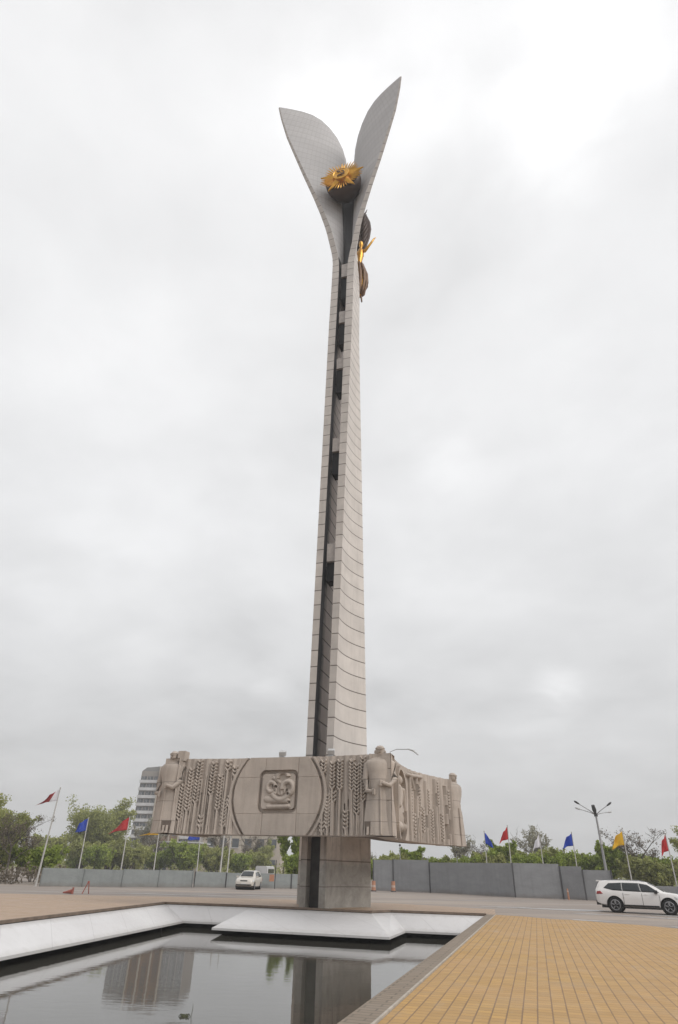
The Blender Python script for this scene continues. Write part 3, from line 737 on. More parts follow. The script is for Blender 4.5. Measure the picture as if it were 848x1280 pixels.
    # slab joints
    for xx in (-1.72, .12): H = np.where((np.abs(X-xx) < .018) & inn & (sd > .1), .12, H)
    for zz in (4.05, 5.75): H = np.where((np.abs(Z-zz) < .014) & inn & (sd > .1), .135, H)
    # ribs beside the corner figures
    H = np.where((X > -6.62) & (X < -6.42), .20, H); H = np.where((X > 3.93) & (X < 4.05), .14, H)
    H = np.where((X > -6.72) & (X < -6.62), -.16, H)
    H = np.where((X < -6.72), .06, H); H = np.where(X > 4.05, .05, H)
    H = np.where((np.abs(Z-6.0) < .02) & ((X < -6.7) | (X > 4.05)), H-.05, H); H = np.where((np.abs(Z-4.6) < .02) & ((X < -6.7) | (X > 4.05)), H-.05, H)
    return H
panel(FL, FR, .55, 620, 190, hf_front, 'front_panel')
def hf_side(U, Z, L):
    H = -.04 + .05*np.sin(U*8.5+.5*np.sin(Z)) + .03*np.sin(U*19)
    rs = np.random.default_rng(5)
    # arched niche with a seated woman in the first third
    U = U-.55
    q = np.hypot((U-2.35)/1.15, np.maximum(0, np.abs(Z-4.7)-.75)/1.0)
    H = np.where(U < 4.3, .02, H)
    H = np.where(np.abs(q-1) < .10, .24, H); H = np.where(q < .9, -.22, H)
    def el(H, cu, cz, ru, rz, h): 
        d = ((U-cu)/ru)**2+((Z-cz)/rz)**2
        return np.where(d < 1, np.maximum(H, -.2+h*np.sqrt(np.clip(1-d, 0, 1))), H)
    H = el(H, 2.3, 5.85, .28, .30, .50); H = el(H, 2.3, 5.1, .58, .72, .50); H = el(H, 2.2, 4.2, .78, .85, .55); H = el(H, 2.75, 3.75, .6, .35, .6); H = el(H, 1.75, 3.65, .45, .3, .6)
    H = ridge(H, U, Z, 2.7, 5.4, 3.0, 4.5, .16, .36); H = ridge(H, U, Z, 1.9, 5.4, 1.6, 4.6, .16, .36); H = ridge(H, U, Z, 2.0, 4.3, 2.6, 3.8, .05, .42)
    U = U+.55
    for k in range(14):
        u = 4.95+k*.36+rs.uniform(-.06, .06)
        if k % 3 == 1: H = wheat(H, U, Z, u, rs.uniform(5.9, 6.6), rs.uniform(4.0, 5.2))
        elif k % 3 == 2: H = wheat(H, U, Z, u, rs.uniform(4.2, 5.0), rs.uniform(3.3, 3.7))
        else: H = ridge(H, U, Z, u, ZB, u+.05, rs.uniform(6.0, 6.6), .09, .20)
    for k in range(24):
        u = rs.uniform(4.3, 9.6); za = rs.uniform(3.2, 6.0); q = capsule(U, Z, u, za, u, za+rs.uniform(.3, .8), .035); H = np.where((q < 1), -.13, H)
    H = ridge(H, U, Z, 4.5, 6.35, 6.6, 6.45, .12, .26); H = ridge(H, U, Z, 5.0, 6.5, 5.5, 5.7, .09, .26)
    return H
panel(FR, BR, 1.05, 420, 150, hf_side, 'side_panel')
panel(BL, FL, .0, 60, 12, lambda U, Z, L: .04*np.sin(U*5), 'side_panel')
# soffit and deck strips behind the walls, and the beams that tie them to the stele
def deck(z0, z1, name, mat, k, wd):
    out = []; inn = []
    for P0, P1, sag in ((BL, FL, .0), (FL, FR, .55), (FR, BR, 1.05)):
        d = P1-P0; L = d.length; d = d/L; nr = Vector((d.y, -d.x))
        for t in np.linspace(0.04, .96, 13):
            p = P0 + d*L*t - nr*(sag*sin(pi*t)); out.append(p-nr*k)
            m = min(1, 5*t, 5*(1-t)) if sag else min(1, 4*(1-t))
            inn.append(p - nr*(k+wd*m*.9))
    n = len(out); mb = MB()
    mb.grid([[(p.x, p.y, z0) for p in inn], [(p.x, p.y, z0) for p in out], [(p.x, p.y, z1) for p in out], [(p.x, p.y, z1) for p in inn], [(p.x, p.y, z0) for p in inn]])
    return mb.build(name, mat, band)
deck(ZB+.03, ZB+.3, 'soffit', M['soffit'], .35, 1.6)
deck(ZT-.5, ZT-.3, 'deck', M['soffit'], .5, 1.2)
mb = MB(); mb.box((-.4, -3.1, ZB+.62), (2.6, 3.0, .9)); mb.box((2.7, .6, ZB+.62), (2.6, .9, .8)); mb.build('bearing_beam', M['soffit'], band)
# carved soldiers standing at the corners: one continuous coat, shoulders, neck and head, arms grown from the shoulders
def soldier(loc, face, top, bulk, seed, arms=True):
    r = random.Random(seed)
    f = Vector((cos(face), sin(face), 0)); s = Vector((-sin(face), cos(face), 0))
    h = top-ZB
    def ring(t, rx, ry, fx=0., n=20, fold=0.):
        t = t*1.02 if t <= .85 else .874+(t-.857)*.88
        c = Vector((loc.x, loc.y, ZB+h*t)) + f*fx
        out = []
        for k in range(n):
            th = 2*pi*k/n; m = 1+fold*cos(th*5+seed)
            out.append(c + f*(rx*m*cos(th)) + s*(ry*m*sin(th)))
        return out
    b = bulk
    mb = MB()
    mb.loft([ring(0, .50*b, .86*b, .02, fold=.10), ring(.2, .47*b, .82*b, 0, fold=.09), ring(.42, .44*b, .72*b, 0, fold=.06), ring(.50, .42*b, .60*b), ring(.53, .45*b, .63*b), ring(.56, .42*b, .60*b), ring(.68, .46*b, .76*b, .03, fold=.03), ring(.76, .44*b, .85*b, .03), ring(.79, .42*b, .84*b, .02), ring(.81, .38*b, .74*b, .02),
             ring(.83, .30*b, .56*b), ring(.846, .21*b, .34*b), ring(.857, .14*b, .15*b, .03), ring(.872, .20*b, .19*b, .05), ring(.895, .25*b, .235*b, .07), ring(.93, .26*b, .25*b, .07), ring(.95, .27*b, .26*b, .06), ring(.962, .30*b, .28*b, .07), ring(.968, .26*b, .25*b, .05), ring(.99, .20*b, .18*b, .05), ring(1.0, .08*b, .08*b, .05)])
    c = Vector((loc.x, loc.y, ZB))
    hd = c + Vector((0, 0, h*.925)) + f*(.26*b+.06)
    mb.tube([hd+Vector((0, 0, .10)), hd+f*.06+Vector((0, 0, -.02)), hd-Vector((0, 0, .06))], [.03, .05, .03], 5)          # nose
    mb.tube([hd+s*.13+Vector((0, 0, .11)), hd-s*.13+Vector((0, 0, .11))], .04, 5)                                          # brow
    mb.tube([hd+s*.08-Vector((0, 0, .13))-f*.02, hd-s*.08-Vector((0, 0, .13))-f*.02], .028, 5)                             # mouth
    for sg in (-1, 1): mb.ball(tuple(hd-f*.26+s*sg*.24), (.06, .06, .1), 6, 5)
    if arms:
        sh = lambda sg: c + s*(sg*.74*b) + Vector((0, 0, h*.79))
        mb.tube([sh(1), c+s*.82*b+f*.12+Vector((0, 0, h*.62)), c+s*.52*b+f*.48*b+Vector((0, 0, h*.53)), c+s*.10*b+f*.56*b+Vector((0, 0, h*.56))], [.19*b, .17*b, .14*b, .10*b], 8)
        mb.tube([sh(-1), c-s*.85*b+f*.08+Vector((0, 0, h*.60)), c-s*.70*b+f*.38*b+Vector((0, 0, h*.47)), c-s*.45*b+f*.5*b+Vector((0, 0, h*.46))], [.19*b, .17*b, .14*b, .10*b], 8)
        for sg, hx in ((1, .10), (-1, -.45)):
            hp = c + s*(hx*b) + f*(.54*b) + Vector((0, 0, h*(.56 if sg > 0 else .46)))
            for k in range(5): mb.tube([hp+Vector((0, 0, .05*(k-2))), hp+f*.06-s*sg*.10+Vector((0, 0, .05*(k-2)-.01)), hp+f*.02-s*sg*.15+Vector((0, 0, .045*(k-2)))], [.04, .032, .022], 5)
    # coat opening, belt and boots
    mb.tube([c+f*(.52*b)+Vector((0, 0, .05)), c+f*(.46*b)+Vector((0, 0, h*.5))], .05, 5)
    o = mb.build('soldier_figure', M['figure'], band, smooth=True); fix_normals(o); o.data.set_sharp_from_angle(angle=rad(50))
    return o
soldier(Vector((-7.08, -5.12)), rad(-97), 7.12, .86, 1)['label'] = 'carved soldier in a long coat at the left corner of the band'
soldier(Vector((4.46, -5.17)), rad(-78), 7.12, .88, 2)['label'] = 'carved bearded soldier in a greatcoat at the near right corner of the band'
soldier(Vector((6.8, 4.8)), rad(-30), 7.15, .85, 3, False)['label'] = 'cloaked carved figure at the far right corner of the band'
# blocky corner stones behind the soldiers, and dark boxes painted as the boots' niche shade
for cx, cy, w, d, lab in ((-6.75, -4.55, .7, .9, 0), (4.3, -4.5, .7, .8, 0), (6.2, 4.5, .7, .8, 0)):
    mb = MB(); mb.box((cx, cy, (ZB+ZT)/2), (w+.5, d, ZT-ZB-.01)); mb.build('corner_stone', M['relief'], band)
mb = MB(); mb.box((-6.55, -5.15, ZT+.12), (.42, .5, .5)); mb.build('corner_cap', M['relief'], band)
for x, y in ((-6.78, -5.50), (4.02, -5.52)):
    mb = MB(); mb.box((x, y, ZB+.30), (.46, .10, .56), 0, 0, 0, 0, 1.15); mb.build('boot_niche_shade', M['soffit'], band)
    for dx in (-.1, .1):
        mb = MB(); mb.tube([(x+dx, y-.07, ZB+.02), (x+dx, y-.07, ZB+.36)], [.07, .06], 8); mb.tube([(x+dx, y-.06, ZB+.05), (x+dx, y-.2, ZB+.05)], [.06, .05], 6); mb.build('boot', M['figure'], band)
# floodlights on top of the band
def floodlight(x, y, label, long=False):
    t = thing('floodlight', label, 'floodlight', O + AX*x + AY*y + Vector((0, 0, ZT-.3 if long else ZT-.01)), -A, 'floodlights on the relief band')
    if long:
        mb = MB(); mb.tube([(0, 0, 0), (0, 0, .7), (.35, 0, .82), (1.0, 0, .80)], .02, 6); mb.build('arm', M['lamppole'], t)
        mb = MB(); mb.tube([(.95, 0, .82), (1.25, -.05, .72), (1.5, -.1, .5)], [.04, .075, .04], 8, sq=.7); mb.build('lamp_head', M['lamplight'], t)
    else:
        mb = MB(); mb.box((0, 0, .05), (.25, .2, .1)); mb.tube([(0, 0, .08), (0, 0, .2)], .03, 6); mb.build('bracket', M['lamppole'], t)
        mb = MB(); mb.box((.02, .02, .27), (.34, .26, .22), .2, 0, .5); mb.box((.02, -.12, .22), (.30, .03, .18), .2, 0, .5); mb.build('lamp_head', M['lamplight'], t)
floodlight(-1.0, -4.6, 'small floodlight on the band above the square emblem'); floodlight(1.75, -4.75, 'pale floodlight on the band in front of the groove')
floodlight(4.6, -3.4, 'curved-neck floodlight behind the near right soldier', True)

# ------------------------------------------------------------------ hoardings
def panel_bm(p, q, h, t=.06, ribs=False, z0=.02):
    mb = MB(); p, q = Vector(p), Vector(q); d = q-p; L = d.length; d /= L; nr = Vector((d.y, -d.x))
    n = max(2, int(L/.16)); prof = []
    for k in range(n+1):
        o_ = (.018 if (k//1) % 2 else 0) if ribs else 0
        prof.append(p + d*(L*k/n) + nr*o_)
    mb.grid([[(v.x, v.y, z0) for v in prof], [(v.x, v.y, h) for v in prof]])
    mb.grid([[(v.x-nr.x*t, v.y-nr.y*t, h) for v in prof], [(v.x-nr.x*t, v.y-nr.y*t, z0) for v in prof]])
    mb.grid([[(v.x, v.y, h) for v in prof], [(v.x-nr.x*t, v.y-nr.y*t, h) for v in prof]])
    return mb
def hoarding(name, label, pts, hs, mat, postmat):
    t = thing(name, label, 'hoarding', (pts[0][0], pts[0][1], 0))
    org = Vector(pts[0])
    for i in range(len(pts)-1):
        p, q = Vector(pts[i])-org, Vector(pts[i+1])-org; d = (q-p).normalized()
        panel_bm(p+d*.04, q-d*.04, hs[i]).build('panel', mat, t)
    for i in range(len(pts)):
        p = Vector(pts[i])-org; h = hs[min(i, len(hs)-1)]
        mb = MB(); mb.box((p.x, p.y-.05, h/2), (.09, .1, h+.03)); mb.tube([(p.x, p.y+.1, h*.8), (p.x, p.y+.9, 0)], .03, 5); mb.build('post', postmat, t)
    return t
lx = np.linspace(0, 1, 5)
hoarding('low_hoarding', 'low pale grey metal hoarding on the left under the trees', [(-24.4+11*a, 60.1+9.5*a) for a in lx], [1.36, 1.34, 1.40, 1.42], M['fenceL'], M['fenceL'])
hoarding('low_hoarding', 'low grey hoarding behind the beige hatchback and the stele foot', [(-13.4, 70.6), (-10.6, 73), (-7.6, 74.8), (-4, 76), (-.5, 77), (3.9, 77.6)], [1.35, 1.32, 1.34, 1.36, 1.36], M['fenceL'], M['post'])
hoarding('tall_hoarding', 'tall dark grey hoarding with uneven panels on the right', [(4.9, 77.5), (7.05, 76.9), (10.8, 75.2), (17.5, 66.4), (21.6, 65.2), (23.2, 63.8), (25.5, 63.0)], [2.95, 3.0, 2.78, 2.80, 2.62, 2.36], M['fenceR'], M['post'])
hoarding('low_hoarding', 'low grey hoarding beyond the white car at the right edge', [(25.7, 66.5), (29, 66), (32.5, 65), (37, 64), (45, 63)], [1.3, 1.25, 1.3, 1.3], M['fenceR'], M['post'])

# ------------------------------------------------------------------ flags
def flag_on_pole(label, x, y, zt, zbase, flagcol, side, w, drop, hoist=1.0, lean=0., folded=False, r=.055, mats=None, seed=0):
    t = thing('flagpole', label, 'flagpole', (x, y, 0), 0, 'flagpoles behind the hoardings')
    mb = MB(); mb.tube([(0, 0, 0), (lean*.5, 0, zt*.5), (lean, 0, zt)], [r*1.25, r, r*.7], 8); mb.ball((lean, 0, zt+.05), (.07, .07, .07), 8, 6); mb.build('pole', M['pole'], t)
    rs = random.Random(seed); ph = rs.random()*6
    n, m = 16, 10; G_ = np.zeros((m, n, 3))
    for j in range(m):
        for i in range(n):
            u = i/(n-1); v = j/(m-1)
            sx = side*w*1.12*u*(.62+.45*v)*(1-.08*sin(3*v+ph))
            z = zt - .06 - v*hoist*1.25*(1-.12*u) - drop*(u**1.25)*(1-.25*v) + .09*sin(7*u+ph+2*v)*u*hoist
            yy = (.24*sin(6.5*u+ph+1.9*v) + .10*sin(13*u+2*ph-3*v))*u*w - .10*v*u
            G_[j, i] = (lean*(z/zt) + side*.03 + sx, yy, z)
    mb = MB(); mb.grid(G_, 0)
    if mats: mb.mi = [1 if (k % (n-1)) < 5 else 0 for k in range(len(mb.f))]
    o = mb.build('flag', mats or flagcol, t, smooth=True)
    sm = o.modifiers.new('thickness', 'SOLIDIFY'); sm.thickness = .012
    return t
FP = flag_on_pole
FP('faded red flag with a white hoist on the tallest pole at far left', -24.51, 59.5, 7.5, 0, None, -1, 1.45, .75, .75, .12, mats=[M['f_drk'], M['f_wht']], seed=1, r=.07)
FP('blue flag on a pole above the left trees', -40.09, 112.5, 8.42, 0, M['f_blue'], -1, 1.72, 0.82, 1.50, -0.18, seed=2, r=.085)
FP('red flag on a pole just left of the tower block', -34.67, 117.0, 9.03, 0, M['f_red'], -1, 2.40, 1.12, 1.57, -0.15, seed=3, r=.085)
FP('drooping yellow flag half hidden under the left end of the band', -29.96, 120.0, 7.30, 0, M['f_yel'], -1, 2.62, 0.38, 0.57, -0.15, seed=4, r=.085)
FP('blue flag hanging just under the carved wheat of the band', -23.70, 126.0, 7.82, 0, M['f_blue'], -1, 1.87, 0.23, 1.35, -0.23, seed=5, r=.085)
FP('blue flag on the right, furled point up, nearest the band', 18.18, 80, 6.15, 0, M['f_blue'], 1, .85, .85, .95, .02, seed=6)
FP('red flag on the right between the narrow blue and the white flag', 19.92, 76, 6.55, 0, M['f_red'], -1, .85, .75, 1.0, .05, seed=7)
FP('white flag hanging limp before the pale bare tree', 23.53, 76, 5.85, 0, M['f_wht'], -1, .75, .75, .95, -.1, seed=8)
FP('blue flag between the white flag and the tall street lamp', 26.44, 74, 5.95, 0, M['f_blue'], -1, 1.05, .6, .95, -.02, seed=9)
FP('yellow flag right of the tall street lamp', 28.57, 66, 5.8, 0, M['f_yel'], -1, 1.25, .75, .95, 0, seed=10)
FP('red flag at the right edge of the picture', 32.75, 66, 5.6, 0, M['f_red'], -1, .75, .85, 1.1, 0, seed=11)
for x, r, lab in ((-12.4, .11, 'thicker bare pale pole under the band left of the beige hatchback'), (-11.6, .08, 'thinner bare pale pole under the band left of the beige hatchback')):
    x *= 1.6; r *= 1.5
    t = thing('bare_pole', lab, 'pole', (x, 128, 0))
    mb = MB(); mb.tube([(0, 0, 0), (0, 0, 3), (0, 0, 10.5)], [r, r*.9, r*.75], 8); mb.build('shaft', M['pole'], t)
    mb = MB(); mb.tube([(0, 0, 0), (0, 0, .35)], [r*1.7, r*1.6], 8); mb.build('sleeve', M['pole'], t)
for x, y, h, lab in ((8.6, 84, 4.6, 'thin grey pole behind the tall hoarding near the stele'), (15.5, 84, 4.0, 'thin grey pole behind the tall hoarding below the far right carved figure')):
    t = thing('thin_pole', lab, 'pole', (x, y, 0)); mb = MB(); mb.tube([(0, 0, 0), (0, 0, h)], [.06, .045], 7); mb.build('shaft', M['lamppole'], t)
    mb = MB(); mb.box((0, 0, h+.06), (.22, .18, .2)); mb.build('lamp_head', M['lamphead'], t)

# street lamp
t = thing('street_lamp', 'tall grey street lamp with four splayed arms behind the hoarding', 'street lamp', (27.9, 70, 0), 0)
mb = MB(); mb.tube([(0, 0, 0), (0, 0, 2), (-.05, 0, 7.4)], [.17, .14, .09], 10); mb.build('pole', M['lamppole'], t)
mb = MB(); mb.tube([(-.05, 0, 7.3), (-.05, 0, 7.6)], [.2, .16], 10); mb.build('collar', M['lamphead'], t)
for dx, dy, dz, mt in ((-1.75, -.4, .95, 'lamphead'), (-1.2, .9, .55, 'lamplight'), (1.15, -.5, .85, 'lamphead'), (1.7, .9, .35, 'lamplight')):
    tip = Vector((-.05+dx, dy, 7.45+dz)); mb = MB(); mb.tube([(-.05, 0, 7.45), (-.05+dx*.4, dy*.4, 7.5+dz*.38), tip], [.05, .04, .035], 6); arm = mb.build('arm', M['lamppole'], t)
    d = Vector((dx, dy, dz)).normalized(); mb = MB(); mb.tube([tip-d*.05, tip+d*.12, tip+d*.42, tip+d*.58], [.06, .14, .16, .05], 8, sq=.6); mb.build('lamp_head', M[mt], arm)
mb = MB(); mb.tube([(-.1, -.1, 7.5), (-.2, -.2, 7.9), (-.32, -.3, 8.35)], [.1, .22, .16], 8); mb.build('spotlight', M['lamphead'], t)
mb = MB(); mb.box((.0, -.15, 4.9), (.25, .15, .35)); mb.build('junction_box', M['lamplight'], t)

# ------------------------------------------------------------------ cars
def interp_tab(tab, x): return [float(np.interp(x, [r[0] for r in tab], [r[k] for r in tab])) for k in range(1, len(tab[0]))]
def build_car(name, label, loc, rz, tab, wheels, wr, paint, windows, screen, rear_screen, lights, trimz, extras):
    """tab rows: x, z sill, z mid, z belt, z glass top, z roof, w mid, w belt, w top.  x runs rear to front, y is left"""
    t = thing(name, label, 'car', loc, rz)
    xs = sorted(set([r[0] for r in tab] + list(np.arange(tab[0][0]+.1, tab[-1][0], .12))))
    rings = []
    x_mid = (tab[0][0]+tab[-1][0])/2
    for x in xs:
        zs, zm, zb, zg, zr, wm, wb, wg = interp_tab(tab, x)
        half = [(wm*.80, zs), (wm*.955, zs+.05), (wm, zm), (wm*.995, zm+(zb-zm)*.5), (wb, zb), (wb-.012, zb+.02), (wb+(wg-wb)*.5, zb+(zg-zb)*.52), (wg, zg), (wg*.93, zg+(zr-zg)*.45), (wg*.62, zg+(zr-zg)*.85)]
        ring = [(x-x_mid, y, z) for y, z in half] + [(x-x_mid, 0, zr)] + [(x-x_mid, -y, z) for y, z in reversed(half)]
        rings.append(ring)
    mb = MB(); mb.loft(rings); body = fix_normals(mb.build('body', paint, t))
    # wheel arches cut through
    for wx in wheels:
        cb = MB(); cb.tube([(wx-x_mid, -1.3, wr), (wx-x_mid, 1.3, wr)], wr*1.17, 28); cut = fix_normals(cb.build('cutter', M['trim'], t))
        md = body.modifiers.new('arch', 'BOOLEAN'); md.operation = 'DIFFERENCE'; md.object = cut; md.solver = 'EXACT'
        dg = bpy.context.evaluated_depsgraph_get(); me = bpy.data.meshes.new_from_object(body.evaluated_get(dg))
        body.modifiers.clear(); body.data = me; bpy.data.objects.remove(cut)
    body.data.polygons.foreach_set('use_smooth', [True]*len(body.data.polygons)); body.data.set_sharp_from_angle(angle=rad(38))
    def sy(x, z):
        zs, zm, zb, zg, zr, wm, wb, wg = interp_tab(tab, x)
        return float(np.interp(z, [zs, zs+.05, zm, zm+(zb-zm)*.5, zb, zb+.02, zb+(zg-zb)*.52, zg], [wm*.8, wm*.955, wm, wm*.995, wb, wb-.012, wb+(wg-wb)*.5, wg]))
    def patch(poly, sg, nm, mat, out=.007, n=14):
        """a pane following the body side: columns between a lower and an upper outline"""
        lo, hi = poly; xa, xb = max(lo[0][0], hi[0][0]), min(lo[-1][0], hi[-1][0])
        G_ = []
        for v in np.linspace(0, 1, 7):
            row = []
            for u in np.linspace(0, 1, n):
                x0 = lo[0][0]+(lo[-1][0]-lo[0][0])*u; x1 = hi[0][0]+(hi[-1][0]-hi[0][0])*u
                z0 = np.interp(x0, [p[0] for p in lo], [p[1] for p in lo]); z1 = np.interp(x1, [p[0] for p in hi], [p[1] for p in hi])
                x = x0+(x1-x0)*v; z = z0+(z1-z0)*v
                row.append((x-x_mid, sg*(sy(x, z)+out), z))
            G_.append(row)
        m_ = MB(); m_.grid(G_); o = m_.build(nm, mat, t, smooth=True)
        sm = o.modifiers.new('thickness', 'SOLIDIFY'); sm.thickness = .02; sm.offset = 0
        return o
    for poly in windows:
        for sg in (-1, 1): patch(poly, sg, 'side_window', M['glass'])
    def top_patch(xa, xb, nm, k=.9, out=.012):
        G_ = []
        for x in np.linspace(xa, xb, 9):
            zs, zm, zb, zg, zr, wm, wb, wg = interp_tab(tab, x); row = []
            for q in np.linspace(-1, 1, 13):
                a_ = abs(q)*k*wg; z = float(np.interp(a_, [0, wg*.62, wg*.93, wg], [zr, zg+(zr-zg)*.85, zg+(zr-zg)*.45, zg]))
                row.append((x-x_mid + (out if xa > xb else -out)*.7, a_*(1 if q > 0 else -1), z+out))
            G_.append(row)
        m_ = MB(); m_.grid(G_); o = m_.build(nm, M['glass'], t, smooth=True); sm = o.modifiers.new('thickness', 'SOLIDIFY'); sm.thickness = .015; sm.offset = 0
    top_patch(screen[0], screen[1], 'windscreen'); top_patch(rear_screen[0], rear_screen[1], 'rear_window')
    for poly, nm, mat in lights:
        for sg in (-1, 1): patch(poly, sg, nm, mat, .012, 8)
    # dark underside, arch lining, wheels
    mb = MB(); mb.box((0, 0, trimz), (tab[-1][0]-tab[0][0]-.5, 1.5, .16)); mb.build('underbody', M['trim'], t)
    for wx in wheels:
        mb = MB(); mb.tube([(wx-x_mid, -tab[len(tab)//2][6]+.2, wr+.01), (wx-x_mid, tab[len(tab)//2][6]-.2, wr+.01)], wr*1.16, 24); mb.build('arch_liner', M['rubber'], t)
        for sg in (-1, 1):
            w = MB(); R = []
            y0 = sg*(tab[len(tab)//2][6]-.02)
            for y, r in ((0, wr*.62), (.0, wr*.93), (.03, wr), (.19, wr), (.22, wr*.93), (.22, wr*.5)):
                R.append([(wx-x_mid+r*cos(2*pi*k/28), y0-sg*y, wr+r*sin(2*pi*k/28)) for k in range(28)])
            w.loft(R); wh = fix_normals(w.build('wheel', M['rubber'], t, sharp=30))
            w = MB()
            for k in range(5):
                th = 2*pi*k/5+.3
                for dth in (-.10, .10):
                    w.tube([(wx-x_mid+.05*cos(th), y0+sg*.004, wr+.05*sin(th)), (wx-x_mid+wr*.66*cos(th+dth), y0+sg*.006, wr+wr*.66*sin(th+dth))], [.05, .035], 5, sq=.5)
            w.tube([(wx-x_mid+wr*.66*cos(2*pi*k/28), y0, wr+wr*.66*sin(2*pi*k/28)) for k in range(29)], .028, 6)
            w.build('rim', M['rim'], wh)
    extras(t, patch, x_mid, sy)
    return t
suv = [(0.0, .62, .80, .98, 1.08, 1.10, .76, .74, .66), (.05, .44, .76, 1.06, 1.22, 1.25, .88, .86, .74), (.20, .38, .74, 1.13, 1.52, 1.57, .93, .90, .71), (.30, .36, .72, 1.14, 1.655, 1.70, .94, .91, .68), (.6, .32, .70, 1.13, 1.68, 1.73, .955, .92, .67), (1.6, .30, .68, 1.11, 1.70, 1.755, .96, .925, .66),
       (2.4, .30, .68, 1.085, 1.68, 1.74, .96, .925, .66), (2.85, .30, .68, 1.07, 1.62, 1.68, .96, .925, .665), (3.25, .30, .68, 1.06, 1.42, 1.48, .96, .925, .69), (3.62, .30, .68, 1.05, 1.17, 1.22, .955, .92, .73), (3.78, .30, .68, 1.035, 1.10, 1.135, .955, .915, .75),
       (4.3, .33, .66, .985, 1.04, 1.07, .94, .88, .72), (4.62, .36, .62, .88, .945, .97, .89, .82, .66), (4.78, .38, .58, .76, .80, .82, .80, .74, .58), (4.86, .44, .56, .66, .69, .70, .66, .62, .5)]
suv = [tuple([r[0]]+[(z if z < .7 else .7+(z-.7)*.86) for z in r[1:6]]+list(r[6:])) for r in suv]
def suv_extras(t, patch, xm, sy):
    for sg in (-1, 1):
        mb = MB(); mb.box((3.28-xm, sg*1.03, 1.08), (.17, .22, .16), 0); mb.build('door_mirror', M['trim'], t)
        for x in (1.75, 2.72):
            mb = MB(); mb.box((x-xm, sg*(sy(x, .93)+.015), .93), (.2, .03, .035)); mb.build('door_handle', M['pearl'], t)
        for xg in (1.515, 2.515, 3.42):
            z1 = .98 if xg < 3 else .92
            patch(([(xg-.008, .42), (xg+.008, .42)], [(xg-.008, z1), (xg+.008, z1)]), sg, 'door_gap', M['trim'], .003, 3)
        for wx in (1.02, 3.84):
            mb = MB(); mb.tube([(wx-xm+.445*cos(th), sg*.955, .375+.445*sin(th)) for th in np.linspace(-.2, pi+.2, 22)], .016, 6); mb.build('arch_trim', M['trim'], t)
        patch(([(1.48, .34), (3.32, .34)], [(1.48, .41), (3.32, .41)]), sg, 'sill_trim', M['trim'], .012)
        mb = MB(); mb.tube([(.75-xm, sg*.60, 1.60), (1.2-xm, sg*.6, 1.63), (2.4-xm, sg*.6, 1.62), (2.75-xm, sg*.6, 1.56)], .02, 6); mb.build('roof_rail', M['rim'], t)
    mb = MB(); mb.box((.27-xm, 0, 1.545), (.30, 1.24, .06), 0, 0, 0, rad(4)); mb.build('spoiler', M['pearl'], t)
    mb = MB(); mb.box((.10-xm, 0, .46), (.22, 1.66, .22)); mb.build('rear_bumper', M['trim'], t)
    mb = MB(); mb.box((4.80-xm, 0, .66), (.07, .8, .16)); mb.build('grille', M['trim'], t)
    mb = MB(); mb.box((4.72-xm, 0, .40), (.2, 1.3, .14)); mb.build('front_bumper', M['trim'], t)
suv_w = [([(.50, 1.20), (1.0, 1.10), (1.50, 1.08)], [(.80, 1.44), (1.50, 1.485)]), ([(1.53, 1.08), (2.50, 1.06)], [(1.53, 1.485), (2.42, 1.48)]), ([(2.53, 1.06), (3.46, 1.045)], [(2.45, 1.475), (2.88, 1.41)])]
suv_l = [([(.06, .88), (.42, .91)], [(.12, 1.02), (.30, 1.05)]) , ([(4.25, .76), (4.66, .73)], [(4.18, .88), (4.58, .81)])]
build_car('white_suv', 'pearl white family suv driving right beside the brick plaza', (18.35, 41.5, .008), rad(-27), suv, (1.02, 3.84), .375, M['pearl'], suv_w, (3.70, 2.92), (.07, .26),
          [(suv_l[0], 'tail_light', M['tail']), (suv_l[1], 'headlight', M['head'])], .30, suv_extras)
hat = [(0.0, .50, .66, .82, .90, .92, .66, .62, .55), (.06, .34, .62, .88, 1.0, 1.03, .78, .75, .62), (.22, .26, .58, .93, 1.28, 1.32, .82, .79, .57), (.45, .24, .56, .93, 1.40, 1.44, .835, .80, .55), (1.3, .22, .55, .92, 1.43, 1.47, .845, .805, .54), (2.0, .22, .55, .91, 1.41, 1.45, .845, .805, .54),
       (2.35, .22, .55, .91, 1.33, 1.37, .845, .80, .55), (2.72, .22, .55, .90, 1.10, 1.14, .84, .795, .60), (2.98, .22, .55, .89, .94, .965, .835, .785, .64), (3.5, .25, .53, .82, .87, .89, .82, .75, .60), (3.78, .27, .5, .72, .76, .78, .76, .68, .54), (3.9, .34, .46, .58, .60, .61, .64, .58, .46)]
def hat_extras(t, patch, xm, sy):
    for sg in (-1, 1):
        mb = MB(); mb.box((2.62-xm, sg*.90, .98), (.13, .18, .12)); mb.build('door_mirror', M['beige'], t)
    mb = MB(); mb.box((3.83-xm, 0, .66), (.09, .62, .10), 0, 0, 0, -.35); mb.build('grille', M['trim'], t)
    mb = MB(); mb.box((3.84-xm, 0, .37), (.16, 1.34, .10)); mb.build('front_bumper', M['trim'], t)
    mb = MB(); mb.box((3.93-xm, 0, .47), (.03, .46, .10)); mb.build('number_plate', M['plate'], t)
hat_w = [([(.55, .99), (1.35, .97)], [(.72, 1.33), (1.35, 1.36)]), ([(1.42, .97), (2.55, .95)], [(1.42, 1.36), (2.12, 1.31)])]
